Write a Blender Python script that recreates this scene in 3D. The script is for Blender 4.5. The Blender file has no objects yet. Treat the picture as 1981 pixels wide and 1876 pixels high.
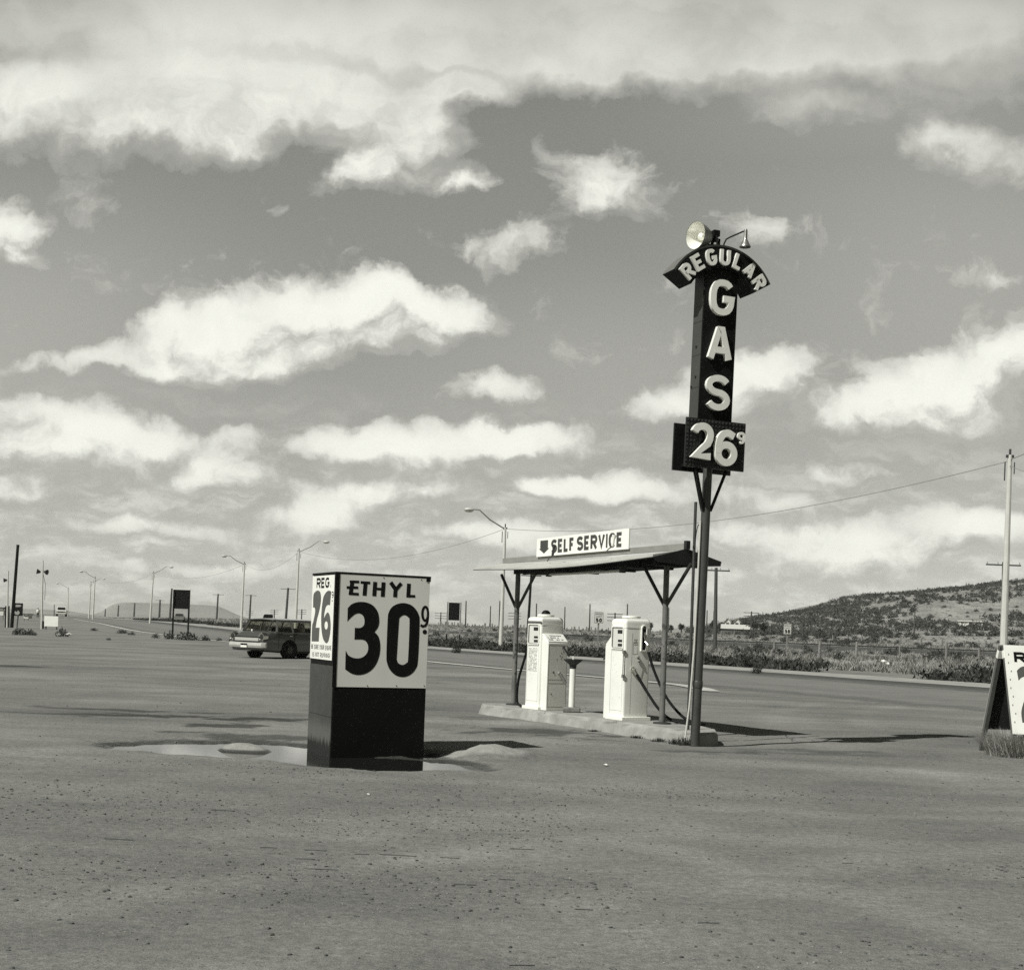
import bpy, bmesh, math, random
import numpy as np
from mathutils import Vector, Matrix
from mathutils.geometry import tessellate_polygon

R = math.radians
scene = bpy.context.scene
COL = scene.collection

# ------------------------------------------------------------------ camera
FPX, ROLL, EYE = 2600.0, 0.037, 1.45          # focal length and roll measured on a 1981 px wide copy of the photograph
CX, HY = 990.5, 1220.0
cam_d = bpy.data.cameras.new("Camera")
cam = bpy.data.objects.new("Camera", cam_d); COL.objects.link(cam)
cam_d.sensor_width = 36; cam_d.lens = FPX / 1981 * 36
cam_d.shift_y = (HY - 938) / 1981
cam_d.clip_start = 0.05; cam_d.clip_end = 12000
cam.matrix_world = Matrix.Translation((0, 0, EYE)) @ Matrix.Rotation(R(90), 4, 'X') @ Matrix.Rotation(ROLL, 4, 'Z')
scene.camera = cam

# ------------------------------------------------------------------ view, sun, sky
scene.view_settings.view_transform = 'Standard'
scene.view_settings.look = 'None'
scene.view_settings.exposure = 0.0
scene.view_settings.gamma = 1.0
scene.cycles.max_bounces = 6
scene.cycles.transparent_max_bounces = 12
scene.cycles.sample_clamp_indirect = 6
scene.cycles.use_denoising = False
scene.cycles.use_adaptive_sampling = True
scene.cycles.adaptive_threshold = 0.01
scene.cycles.adaptive_min_samples = 6

SUN_H = (-0.745, -0.667); SUN_EL = R(47)
to_sun = Vector((SUN_H[0] * math.cos(SUN_EL), SUN_H[1] * math.cos(SUN_EL), math.sin(SUN_EL))).normalized()
sl = bpy.data.lights.new("Sun", 'SUN'); sl.energy = 5.0; sl.angle = R(0.5); sl.color = (1.0, 0.998, 0.965)
so = bpy.data.objects.new("Sun", sl); COL.objects.link(so)
so.rotation_euler = to_sun.to_track_quat('Z', 'Y').to_euler()
so.location = to_sun * 60

def ray(x, y):
    """unit-depth ray (X/Y, Z/Y) of a point of the photograph"""
    u, w = x - CX, HY - y
    c, s = math.cos(ROLL), math.sin(ROLL)
    return (u * c - w * s) / FPX, (u * s + w * c) / FPX

def at(x, y, d):
    a, b = ray(x, y)
    return Vector((a * d, d, EYE + b * d))

class NT:
    """small helper round a node tree"""
    def __init__(self, tree): self.t = tree; self.n = tree.nodes; self.l = tree.links
    def node(self, kind, **kw):
        nd = self.n.new(kind)
        for k, v in kw.items(): setattr(nd, k, v)
        return nd
    def put(self, sock, v):
        if v is None: return
        if isinstance(v, bpy.types.NodeSocket): self.l.new(v, sock)
        else: sock.default_value = v
    def math(self, op, a, b=None, c=None, clamp=False):
        nd = self.node('ShaderNodeMath', operation=op, use_clamp=clamp)
        self.put(nd.inputs[0], a); self.put(nd.inputs[1], b); self.put(nd.inputs[2], c)
        return nd.outputs[0]
    def vmath(self, op, a, b=None, c=None, out=0):
        nd = self.node('ShaderNodeVectorMath', operation=op)
        self.put(nd.inputs[0], a); self.put(nd.inputs[1], b)
        if c is not None: self.put(nd.inputs[2], c)
        return nd.outputs['Value'] if op in ('LENGTH', 'DOT_PRODUCT', 'DISTANCE') else nd.outputs[0]
    def ramp(self, v, f0, f1, t0=0.0, t1=1.0, smooth=True):
        nd = self.node('ShaderNodeMapRange', interpolation_type='SMOOTHSTEP' if smooth else 'LINEAR')
        self.put(nd.inputs[0], v); nd.inputs[1].default_value = f0; nd.inputs[2].default_value = f1
        nd.inputs[3].default_value = t0; nd.inputs[4].default_value = t1
        return nd.outputs[0]
    def noise(self, vec, scale, detail=4, rough=0.55, lac=2.0, dist=0.0):
        nd = self.node('ShaderNodeTexNoise')
        self.put(nd.inputs['Vector'], vec); nd.inputs['Scale'].default_value = scale
        nd.inputs['Detail'].default_value = detail; nd.inputs['Roughness'].default_value = rough
        nd.inputs['Lacunarity'].default_value = lac; nd.inputs['Distortion'].default_value = dist
        return nd.outputs[0]
    def mixf(self, f, a, b):
        nd = self.node('ShaderNodeMix', data_type='FLOAT')
        self.put(nd.inputs[0], f); self.put(nd.inputs[2], a); self.put(nd.inputs[3], b)
        return nd.outputs[0]
    def mixc(self, f, a, b):
        nd = self.node('ShaderNodeMix', data_type='RGBA')
        self.put(nd.inputs[0], f)
        ins = [s for s in nd.inputs if s.type == 'RGBA']
        self.put(ins[0], a); self.put(ins[1], b)
        return [s for s in nd.outputs if s.type == 'RGBA'][0]
    def combine(self, x, y, z):
        nd = self.node('ShaderNodeCombineXYZ'); self.put(nd.inputs[0], x); self.put(nd.inputs[1], y); self.put(nd.inputs[2], z)
        return nd.outputs[0]

TINT = (1.0, 1.0, 0.915)
def grey(v, a=True): return (v * TINT[0], v * TINT[1], v * TINT[2], 1.0)

# clouds: centre x, y, half width, half height (photograph px), weight, thickness of the body
CLOUDS = [
 (400, 672, 175, 72, 1.0), (560, 632, 190, 82, 1.1), (715, 610, 190, 88, 1.15), (835, 615, 125, 58, .95), (750, 565, 70, 46, .8),
 (340, 712, 110, 40, .6), (480, 712, 210, 40, .6), (205, 676, 60, 30, .5), (95, 694, 110, 22, .5), (570, 578, 55, 36, .5), (310, 640, 50, 46, .5),
 (60, 240, 250, 105, .95), (330, 215, 300, 105, .9), (560, 215, 270, 85, .95), (760, 190, 220, 42, .6), (400, 300, 140, 58, .6), (900, 175, 110, 30, .5),
 (200, 60, 520, 160, .85), (700, 70, 480, 140, .85), (1130, 75, 480, 128, 1.3), (1480, 10, 520, 120, 1.3), (1750, 130, 420, 130, .62), (1950, 60, 300, 140, .6),
 (1230, 140, 160, 75, .7), (1560, 215, 130, 50, .42),
 (775, 290, 140, 80, 1.05), (880, 352, 85, 36, .95), (695, 335, 100, 48, .85), (830, 245, 100, 55, .8),
 (1160, 350, 120, 78, .68), (1190, 410, 100, 60, .45),
 (15, 440, 85, 62, 1.0), (60, 492, 62, 28, .8), (160, 370, 95, 48, .5),
 (970, 478, 130, 56, .40), (1480, 425, 115, 40, .38), (1835, 275, 95, 52, .62), (1945, 330, 110, 55, .45), (1900, 535, 110, 35, .30), (545, 405, 26, 18, .25), (425, 500, 22, 10, .3),
 (1480, 735, 120, 58, .95), (1340, 785, 115, 46, .85), (1395, 720, 80, 40, .5), (1910, 712, 165, 66, 1.05), (1700, 810, 215, 56, 1.0), (1860, 790, 190, 62, .8), (1800, 740, 120, 50, .8), (1990, 690, 90, 60, .8),
 (945, 762, 110, 38, .75), (840, 868, 250, 56, .98), (700, 875, 130, 46, .8), (1020, 850, 140, 42, .85),
 (60, 780, 130, 32, .5), (130, 838, 220, 56, 1.0), (270, 860, 170, 46, .8), (90, 890, 230, 40, .6), (40, 945, 160, 36, .85), (330, 932, 210, 40, .85), (450, 905, 120, 36, .6), (470, 845, 60, 30, .35),
 (690, 958, 150, 34, .95), (810, 940, 150, 38, .9), (1040, 932, 100, 36, .95), (1130, 945, 120, 36, .6), (1260, 955, 170, 48, .65), (1640, 915, 110, 38, .6), (1500, 975, 90, 32, .6),
 (250, 1005, 190, 34, .75), (600, 1000, 120, 32, .75), (560, 1045, 170, 28, .7), (820, 1010, 330, 30, .6), (1000, 1045, 260, 34, .65), (1450, 1030, 240, 38, .6),
 (1720, 1060, 240, 46, .95), (1930, 1025, 140, 46, .85), (1830, 1000, 200, 26, .5), (1600, 1095, 220, 30, .75), (1200, 1090, 300, 30, .5), (300, 1090, 420, 26, .4), (700, 1105, 400, 26, .45), (1700, 1130, 300, 26, .6),
]
def build_world():
    w = bpy.data.worlds.new("World"); scene.world = w; w.use_nodes = True
    t = NT(w.node_tree); t.n.clear()
    sky = t.node('ShaderNodeTexSky', sky_type='NISHITA'); sky.sun_disc = False
    sky.sun_elevation = SUN_EL; sky.sun_rotation = math.atan2(SUN_H[0], SUN_H[1])
    sky.altitude = 2000; sky.air_density = 1.0; sky.dust_density = 1.6; sky.ozone_density = 1.0
    sep = t.node('ShaderNodeSeparateColor'); t.l.new(sky.outputs[0], sep.inputs[0])
    # black and white film behind a yellow filter: mostly the red and green of the sky
    bw = t.math('ADD', t.math('MULTIPLY', sep.outputs[0], 0.55), t.math('MULTIPLY', sep.outputs[1], 0.40))
    tc = t.node('ShaderNodeTexCoord')
    xyz = t.node('ShaderNodeSeparateXYZ'); t.l.new(tc.outputs['Generated'], xyz.inputs[0])
    yy = t.math('MAXIMUM', xyz.outputs[1], 0.12)
    p = t.math('DIVIDE', xyz.outputs[0], yy); q = t.math('DIVIDE', xyz.outputs[2], yy)
    v = t.combine(t.math('MULTIPLY', p, FPX / 1000), t.math('MULTIPLY', q, FPX / 1000), 0.0)
    def jitter(scale, detail, amt):
        n = t.node('ShaderNodeTexNoise'); t.l.new(v, n.inputs['Vector'])
        n.inputs['Scale'].default_value = scale; n.inputs['Detail'].default_value = detail; n.inputs['Roughness'].default_value = .6
        return t.vmath('MULTIPLY', t.vmath('SUBTRACT', n.outputs['Color'], (.5, .5, .5)), amt)
    jj = t.vmath('ADD', jitter(5.0, 2, (.17, .11, 0)), jitter(15.0, 7, (.085, .070, 0)))
    js = t.vmath('SCALE', jj); t.put(js.node.inputs['Scale'], t.ramp(q, .0, .24, .30, 1.0))   # farther cloud is smaller cloud
    vw = t.vmath('ADD', v, js)
    # node group with every cloud body
    g = bpy.data.node_groups.new("cloud_bodies", 'ShaderNodeTree')
    g.interface.new_socket("P", in_out='INPUT', socket_type='NodeSocketVector')
    g.interface.new_socket("F", in_out='OUTPUT', socket_type='NodeSocketFloat')
    gt = NT(g); gi = gt.node('NodeGroupInput'); go = gt.node('NodeGroupOutput')
    acc = None
    for (cx, cy, rx, ry, wt) in CLOUDS:
        a, b = ray(cx, cy); a *= FPX / 1000; b *= FPX / 1000
        sx, sy = 1000 / (rx * 1.22), 1000 / (ry * 1.25)
        wt *= .90
        dv = gt.vmath('MULTIPLY_ADD', gi.outputs[0], (sx, sy, 0), (-a * sx, -b * sy, 0))
        f = gt.ramp(gt.vmath('LENGTH', dv), 0.05, 1.15, wt, 0.0)
        acc = f if acc is None else gt.math('ADD', acc, f)
    gt.l.new(acc, go.inputs[0])
    def field(vec):
        nd = t.node('ShaderNodeGroup'); nd.node_tree = g; t.put(nd.inputs[0], vec); return nd.outputs[0]
    def fbm(vec):
        return t.noise(t.vmath('MULTIPLY', vec, (1.0, 1.25, 1.0)), 8.0, 9, .60, 2.1)
    amp = t.ramp(q, .31, .42, 2.15, .8)      # the high layer is smoother than the cumulus below it
    F1 = t.math('MINIMUM', field(vw), 1.2)
    d1 = t.math('ADD', F1, t.math('MULTIPLY', t.math('SUBTRACT', fbm(vw), .5), amp))
    vs = t.vmath('ADD', vw, (-.018, .050, 0))
    F2 = t.math('MINIMUM', field(vs), 1.2)
    d2 = t.math('ADD', F2, t.math('MULTIPLY', t.math('SUBTRACT', fbm(vs), .5), amp))
    top = t.math('SUBTRACT', F1, F2)                      # > 0 on the sunward upper side, < 0 under the cloud
    ds = t.math('ADD', d1, t.math('MULTIPLY', top, .5))
    soft = t.ramp(top, -.25, .20, 1.75, 1.05)              # crisp tops, ragged soft bases
    alpha = t.math('SMOOTH_MIN', t.math('DIVIDE', t.math('SUBTRACT', ds, .13), soft), 1.0, .35)
    alpha = t.math('MAXIMUM', alpha, 0.0)
    alpha = t.math('MULTIPLY', alpha, t.math('SUBTRACT', 2.0, alpha))
    lit = t.ramp(t.math('SUBTRACT', d1, d2), -.50, .50)
    lit = t.mixf(t.ramp(q, .33, .43, 0, .68), lit, t.ramp(t.noise(v, 2.3, 3, .5), .36, .60, .42, 1.05))
    cloud = t.math('ADD', .40, t.math('MULTIPLY', lit, .43))
    cloud = t.math('ADD', cloud, t.ramp(F1, .25, .95, 0.0, .08))
    cloud = t.math('ADD', cloud, t.ramp(d1, .6, 1.6, 0.0, .07))
    # field of small far cumulus low over the land
    vf = t.vmath('MULTIPLY', vw, (1.0, 2.5, 1.0))
    fa = t.noise(vf, 6.0, 8, .66); fb = t.noise(t.vmath('ADD', vf, (-.02, .08, 0)), 6.0, 6, .66)
    farm = t.ramp(q, .03, .20, .85, 0.0)
    af = t.math('MULTIPLY', t.ramp(fa, .38, .66), farm)
    cf = t.math('ADD', .50, t.math('MULTIPLY', t.ramp(t.math('SUBTRACT', fa, fb), -.12, .13), .30))
    cloud = t.mixf(t.ramp(alpha, .0, .55), cf, cloud)
    alpha = t.math('MAXIMUM', alpha, af)
    lowq = t.ramp(q, .36, .62, 1.0, 0.0)
    front = t.math('MULTIPLY', t.ramp(xyz.outputs[1], .25, .6), lowq)
    alpha = t.math('MULTIPLY', alpha, .96)
    k = t.math('MULTIPLY', bw, 0.055)
    kf = t.math('MULTIPLY', t.math('POWER', k, .56), 1.0)      # the film's flatter curve in the bright low sky
    veil = None                                               # thin even veils towards both sides
    for (cx, cy, rx, ry, wt) in ((-40, 620, 620, 330, .34), (1900, 520, 640, 420, .30), (1250, 700, 520, 200, .20), (1750, 150, 620, 260, .30)):
        a, b = ray(cx, cy); sx, sy = 1000 / rx, 1000 / ry
        dv = t.vmath('MULTIPLY_ADD', v, (sx, sy, 0), (-a * FPX / rx, -b * FPX / ry, 0))
        f = t.ramp(t.vmath('LENGTH', dv), 0.0, 1.25, wt, 0.0)
        veil = f if veil is None else t.math('MAXIMUM', veil, f)
    kf = t.mixf(veil, kf, .58)
    val = t.mixf(alpha, kf, cloud)
    def bg(val):
        col = t.vmath('SCALE', (1.0, 1.005, .918)); t.put(col.node.inputs['Scale'], val)
        nd = t.node('ShaderNodeBackground'); t.l.new(col, nd.inputs[0]); nd.inputs[1].default_value = 1.0
        return nd.outputs[0]
    mx = t.node('ShaderNodeMixShader')
    t.put(mx.inputs[0], front); t.l.new(bg(k), mx.inputs[1]); t.l.new(bg(val), mx.inputs[2])
    out = t.node('ShaderNodeOutputWorld'); t.l.new(mx.outputs[0], out.inputs[0])
    w.cycles.sampling_method = 'MANUAL'; w.cycles.sample_map_resolution = 512
build_world()

# ------------------------------------------------------------------ materials
MATS = {}
def mat(name, base=.5, rough=.6, metal=0.0, var=.0, vscale=4.0, bump=0.0, bscale=60.0, spots=0.0, spot_scale=18.0, spot_col=.05, spec=None, coords='Object', stretch=None):
    """grey procedural surface: tone, slow variation, small dents, chips or stains with shapes of their own"""
    if name in MATS: return MATS[name]
    m = bpy.data.materials.new(name); m.use_nodes = True
    t = NT(m.node_tree); bsdf = t.n['Principled BSDF']
    tc = t.node('ShaderNodeTexCoord'); v = tc.outputs[coords]
    if stretch: v = t.vmath('MULTIPLY', v, stretch)
    val = base
    if var:
        n = t.noise(v, vscale, 5, .6)
        val = t.math('MULTIPLY', t.ramp(n, .3, .7, 1 - var, 1 + var, False), base)
    if spots:
        n2 = t.noise(v, spot_scale, 4, .65)
        val = t.mixf(t.ramp(n2, .72 - spots, .76 - spots), val, spot_col)
    if isinstance(val, float):
        bsdf.inputs['Base Color'].default_value = grey(val)
    else:
        c = t.vmath('SCALE', TINT); t.put(c.node.inputs['Scale'], val)
        t.l.new(c, bsdf.inputs['Base Color'])
    bsdf.inputs['Roughness'].default_value = rough; bsdf.inputs['Metallic'].default_value = metal
    if name == 'wagon_paint': bsdf.inputs['Coat Weight'].default_value = .6; bsdf.inputs['Coat Roughness'].default_value = .06
    if spec is not None: bsdf.inputs['Specular IOR Level'].default_value = spec
    if bump:
        b = t.node('ShaderNodeBump'); b.inputs['Strength'].default_value = bump; b.inputs['Distance'].default_value = .01
        t.l.new(t.noise(v, bscale, 4, .6), b.inputs['Height']); t.l.new(b.outputs[0], bsdf.inputs['Normal'])
    MATS[name] = m
    return m

def glass_mat(name, tone=.5, clear=.6):
    m = bpy.data.materials.new(name); m.use_nodes = True; t = NT(m.node_tree); t.n.clear()
    tr = t.node('ShaderNodeBsdfTransparent'); tr.inputs[0].default_value = grey(clear)
    gl = t.node('ShaderNodeBsdfGlossy'); gl.inputs['Roughness'].default_value = .03; gl.inputs[0].default_value = grey(.9)
    fr = t.node('ShaderNodeFresnel'); fr.inputs[0].default_value = 1.5
    mx = t.node('ShaderNodeMixShader'); o = t.node('ShaderNodeOutputMaterial')
    t.l.new(t.math('ADD', fr.outputs[0], .03, clamp=True), mx.inputs[0]); t.l.new(tr.outputs[0], mx.inputs[1]); t.l.new(gl.outputs[0], mx.inputs[2])
    t.l.new(mx.outputs[0], o.inputs[0])
    return m

M_BLACK = mat('black_paint', .006, .6, var=.3, vscale=3, bump=.15, bscale=25, spec=.15)
M_DARKMETAL = mat('dark_steel', .035, .5, var=.35, vscale=5, bump=.2, bscale=40, spots=.06, spot_scale=22, spot_col=.07)
M_POLE = mat('sign_pole_paint', .05, .45, var=.25, vscale=3, bump=.15, bscale=30, spots=.05, spot_scale=30, spot_col=.1)
M_WHITE = mat('white_enamel', .80, .32, var=.05, vscale=2.5, bump=.05, bscale=12, spots=-.005, spot_scale=26, spot_col=.25)
M_WHITEP = mat('white_sign_paint', .80, .5, var=.06, vscale=3, bump=.05, bscale=15, spots=-.012, spot_scale=30, spot_col=.2)
M_LETTER = mat('letter_enamel', .80, .4, var=.06, vscale=6, bump=.05, bscale=20, spots=-.02, spot_scale=14, spot_col=.3)
M_INK = mat('black_ink', .008, .5, var=.2, vscale=8, spots=.0, spot_scale=40, spot_col=.05, spec=.15)
M_RED = mat('dull_red_as_grey', .085, .5, var=.12, vscale=10, spots=-.01, spot_scale=30, spot_col=.14)
M_LITSIDE = mat('sunlit_side_grey', .055, .5, var=.15, vscale=3, bump=.2, bscale=8, spots=.02, spot_scale=20, spot_col=.02)
M_WOODDARK = mat('weathered_pole_wood', .055, .85, var=.35, vscale=6, bump=.4, bscale=50, stretch=(1, 1, .15))
M_WOODGREY = mat('weathered_board', .20, .85, var=.25, vscale=5, bump=.4, bscale=40, stretch=(.3, 1, 1))
M_ALU = mat('galvanised_pole', .62, .42, .25, var=.08, vscale=3)
M_CHROME = mat('chrome', .75, .12, 1.0)
M_REFLECTOR = mat('reflector_bowl', .90, .25, .15, var=.05, vscale=3)
M_BOWLBACK = mat('reflector_back', .30, .45, .3, var=.1)
M_RUBBER = mat('black_rubber', .004, .7, spec=.25)
M_CONC = mat('island_concrete', .27, .9, var=.25, vscale=3.5, bump=.5, bscale=45, spots=.07, spot_scale=9, spot_col=.11)
M_STONE = mat('rough_stone', .16, .9, var=.3, vscale=9, bump=.7, bscale=30)
M_ROOFTOP = mat('sheet_roof', .46, .55, var=.12, vscale=3, bump=.2, bscale=10, spots=.03, spot_scale=10, spot_col=.22)
M_UNDER = mat('underside_shade_dark', .012, .8, var=.3, vscale=4, bump=.2)
M_TUBE = mat('tube_glass', .6, .25, var=.05)
M_DIAL = mat('dial_plate', .62, .4, var=.08, vscale=6)
M_DIGIT = mat('dial_window', .02, .2)
M_CAR = mat('wagon_paint', .075, .14, .0, var=.05, vscale=2, spec=.75)
M_CARFRONT = M_CAR
M_SEAT = mat('seat_cloth', .06, .9, var=.2)
M_TRUCKW = mat('white_truck_paint', .75, .3)
M_SKIN = mat('skin', .35, .6)
M_CLOTHW = mat('white_shirt', .75, .9)
M_CLOTHD = mat('dark_trousers', .05, .9)
M_GLASS = glass_mat('window_glass', clear=.75)
M_LINE = mat('road_paint', .42, .85, var=.25, vscale=1.2, spots=.08, spot_scale=3, spot_col=.2, coords='Object')
M_HOUSEW = mat('white_house_wall', .6, .8, var=.05)
M_ROOFD = mat('dark_roof', .06, .8, var=.2)
M_ROOFP = mat('pale_roof', .5, .7, var=.1)
M_POSTW = mat('fence_post_wood', .16, .9, var=.3, vscale=8, bump=.3, bscale=40)

def leaf_mat(name, lo, hi, scale=.8):
    m = bpy.data.materials.new(name); m.use_nodes = True; t = NT(m.node_tree); b = t.n['Principled BSDF']
    tc = t.node('ShaderNodeTexCoord'); oi = t.node('ShaderNodeObjectInfo')
    gp = t.node('ShaderNodeNewGeometry')
    n = t.noise(tc.outputs['Object'], scale, 4, .7)
    n = t.math('ADD', n, t.math('MULTIPLY', t.math('SUBTRACT', oi.outputs['Random'], .5), .3))
    n = t.math('ADD', n, t.math('MULTIPLY', t.math('SUBTRACT', gp.outputs['Random Per Island'], .5), .45))
    val = t.ramp(n, .2, .85, lo, hi, False)
    c = t.vmath('SCALE', TINT); t.put(c.node.inputs['Scale'], val); t.l.new(c, b.inputs['Base Color'])
    b.inputs['Roughness'].default_value = .85; b.inputs['Specular IOR Level'].default_value = .2
    return m
M_BRUSH = leaf_mat('roadside_brush', .015, .085, .35)
M_SHRUB = leaf_mat('shrub_leaves', .02, .085, 1.5)
M_JUNIPER = leaf_mat('juniper_leaves', .025, .10, .5)
M_GRASS = leaf_mat('dry_grass', .12, .34, .06)
M_DRYWEED = leaf_mat('dry_weed', .26, .62, 3.0)

# ------------------------------------------------------------------ mesh building
class MB:
    """collects shapes and links them as ONE mesh object"""
    def __init__(self): self.v = []; self.f = []; self.s = []
    def add(self, verts, faces, smooth=False, M=None):
        o = len(self.v)
        self.v += [tuple(M @ Vector(p)) if M is not None else tuple(p) for p in verts]
        self.f += [tuple(i + o for i in q) for q in faces]; self.s += [smooth] * len(faces)
        return self
    def box(self, x0, x1, y0, y1, z0, z1, M=None):
        V = [(x0, y0, z0), (x1, y0, z0), (x1, y1, z0), (x0, y1, z0), (x0, y0, z1), (x1, y0, z1), (x1, y1, z1), (x0, y1, z1)]
        return self.add(V, [(0, 3, 2, 1), (4, 5, 6, 7), (0, 1, 5, 4), (1, 2, 6, 5), (2, 3, 7, 6), (3, 0, 4, 7)], False, M)
    def tube(self, pts, r, n=10, cap=True, M=None):
        pts = [Vector(p) for p in pts]; rs = r if isinstance(r, (list, tuple)) else [r] * len(pts)
        V = []; F = []; up = None
        for i, p in enumerate(pts):
            d = (pts[min(i + 1, len(pts) - 1)] - pts[max(i - 1, 0)]).normalized()
            if up is None:
                up = Vector((0, 0, 1)) if abs(d.z) < .9 else Vector((1, 0, 0))
            a = d.cross(up).normalized(); b = a.cross(d).normalized(); up = b
            for k in range(n):
                q = 2 * math.pi * k / n
                V.append(p + (a * math.cos(q) + b * math.sin(q)) * rs[i])
        for i in range(len(pts) - 1):
            for k in range(n):
                F.append((i * n + k, i * n + (k + 1) % n, (i + 1) * n + (k + 1) % n, (i + 1) * n + k))
        self.add(V, F, True, M)
        if cap:
            self.add(V[:n], [tuple(range(n))], False, M); self.add(V[-n:], [tuple(reversed(range(n)))], False, M)
        return self
    def lathe(self, prof, n=20, M=None, smooth=True, caps=True):
        V = []; F = []
        for (r, z) in prof:
            for k in range(n):
                q = 2 * math.pi * k / n; V.append((r * math.cos(q), r * math.sin(q), z))
        for i in range(len(prof) - 1):
            for k in range(n):
                F.append((i * n + k, i * n + (k + 1) % n, (i + 1) * n + (k + 1) % n, (i + 1) * n + k))
        if caps and prof[0][0] > 1e-4: F.append(tuple(reversed(range(n))))
        if caps and prof[-1][0] > 1e-4: F.append(tuple(range((len(prof) - 1) * n, len(prof) * n)))
        return self.add(V, F, smooth, M)
    def prism(self, contours, depth, M=None, back=False):
        """flat outline(s) in the local x-y plane (outer first, then holes), raised to z = depth"""
        conts = [[Vector((p[0], p[1], 0)) for p in c] for c in contours]
        tris = tessellate_polygon(conts)
        flat = [p for c in conts for p in c]
        N = len(flat)
        if N < 3 or not tris: return self
        V = [(p.x, p.y, depth) for p in flat]; F = []
        for t in tris:
            a, b, c = [flat[i] for i in t]
            if (b - a).cross(c - a).z < 0: t = (t[0], t[2], t[1])
            F.append(tuple(t))
        self.add(V, F, False, M)
        if back: self.add([(p.x, p.y, 0) for p in flat], [tuple(reversed(f)) for f in F], False, M)
        for ci, c in enumerate(conts):
            area = sum(c[i].x * c[(i + 1) % len(c)].y - c[(i + 1) % len(c)].x * c[i].y for i in range(len(c)))
            if (area < 0) != (ci > 0): c = c[::-1]
            n = len(c)
            W = [(p.x, p.y, 0) for p in c] + [(p.x, p.y, depth) for p in c]
            self.add(W, [(i, (i + 1) % n, n + (i + 1) % n, n + i) for i in range(n)], False, M)
        return self
    def build(self, name, m, parent=None, bevel=0.0, loc=None, sharp=35):
        me = bpy.data.meshes.new(name); me.from_pydata(self.v, [], self.f)
        me.polygons.foreach_set('use_smooth', self.s if not bevel else [True] * len(self.s))
        me.materials.append(m); me.update()
        if any(self.s) or bevel: me.set_sharp_from_angle(angle=R(sharp))
        o = bpy.data.objects.new(name, me); COL.objects.link(o)
        if parent: o.parent = parent
        if loc is not None: o.location = loc
        if bevel:
            b = o.modifiers.new('edge', 'BEVEL'); b.width = bevel; b.segments = 2; b.limit_method = 'ANGLE'; b.angle_limit = R(40)
        return o

def big_mesh(name, V, F, m, smooth=False, parent=None):
    """fast mesh from numpy arrays: V (n,3), F (m,3) or (m,4)"""
    V = np.asarray(V, np.float32); F = np.asarray(F, np.int32); k = F.shape[1]
    me = bpy.data.meshes.new(name)
    me.vertices.add(len(V)); me.vertices.foreach_set('co', V.ravel())
    me.loops.add(F.size); me.loops.foreach_set('vertex_index', F.ravel())
    me.polygons.add(len(F)); me.polygons.foreach_set('loop_start', np.arange(len(F), dtype=np.int32) * k)
    me.polygons.foreach_set('loop_total', np.full(len(F), k, np.int32))
    me.polygons.foreach_set('use_smooth', np.full(len(F), smooth))
    me.materials.append(m); me.update(calc_edges=True); me.validate()
    o = bpy.data.objects.new(name, me); COL.objects.link(o)
    if parent: o.parent = parent
    return o

def tag(o, label, cat, group=None, kind=None):
    if label: o['label'] = label
    if cat: o['category'] = cat
    if group: o['group'] = group
    if kind: o['kind'] = kind
    return o
def thing(name, label, cat, loc=(0, 0, 0), rotz=0.0, group=None):
    o = bpy.data.objects.new(name, None); COL.objects.link(o)
    o.location = loc; o.rotation_euler = (0, 0, rotz); o.empty_display_size = .2
    return tag(o, label, cat, group)
def structure(o): o['kind'] = 'structure'; return o
def copy_tree(o, parent=None):
    c = o.copy(); COL.objects.link(c)
    if parent: c.parent = parent
    for ch in list(o.children): copy_tree(ch, c)
    return c

def frame(origin, X, Y):
    X = Vector(X).normalized(); Y = Vector(Y).normalized(); N = X.cross(Y)
    M = Matrix((X, Y, N)).transposed().to_4x4(); M.translation = Vector(origin)
    return M

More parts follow.
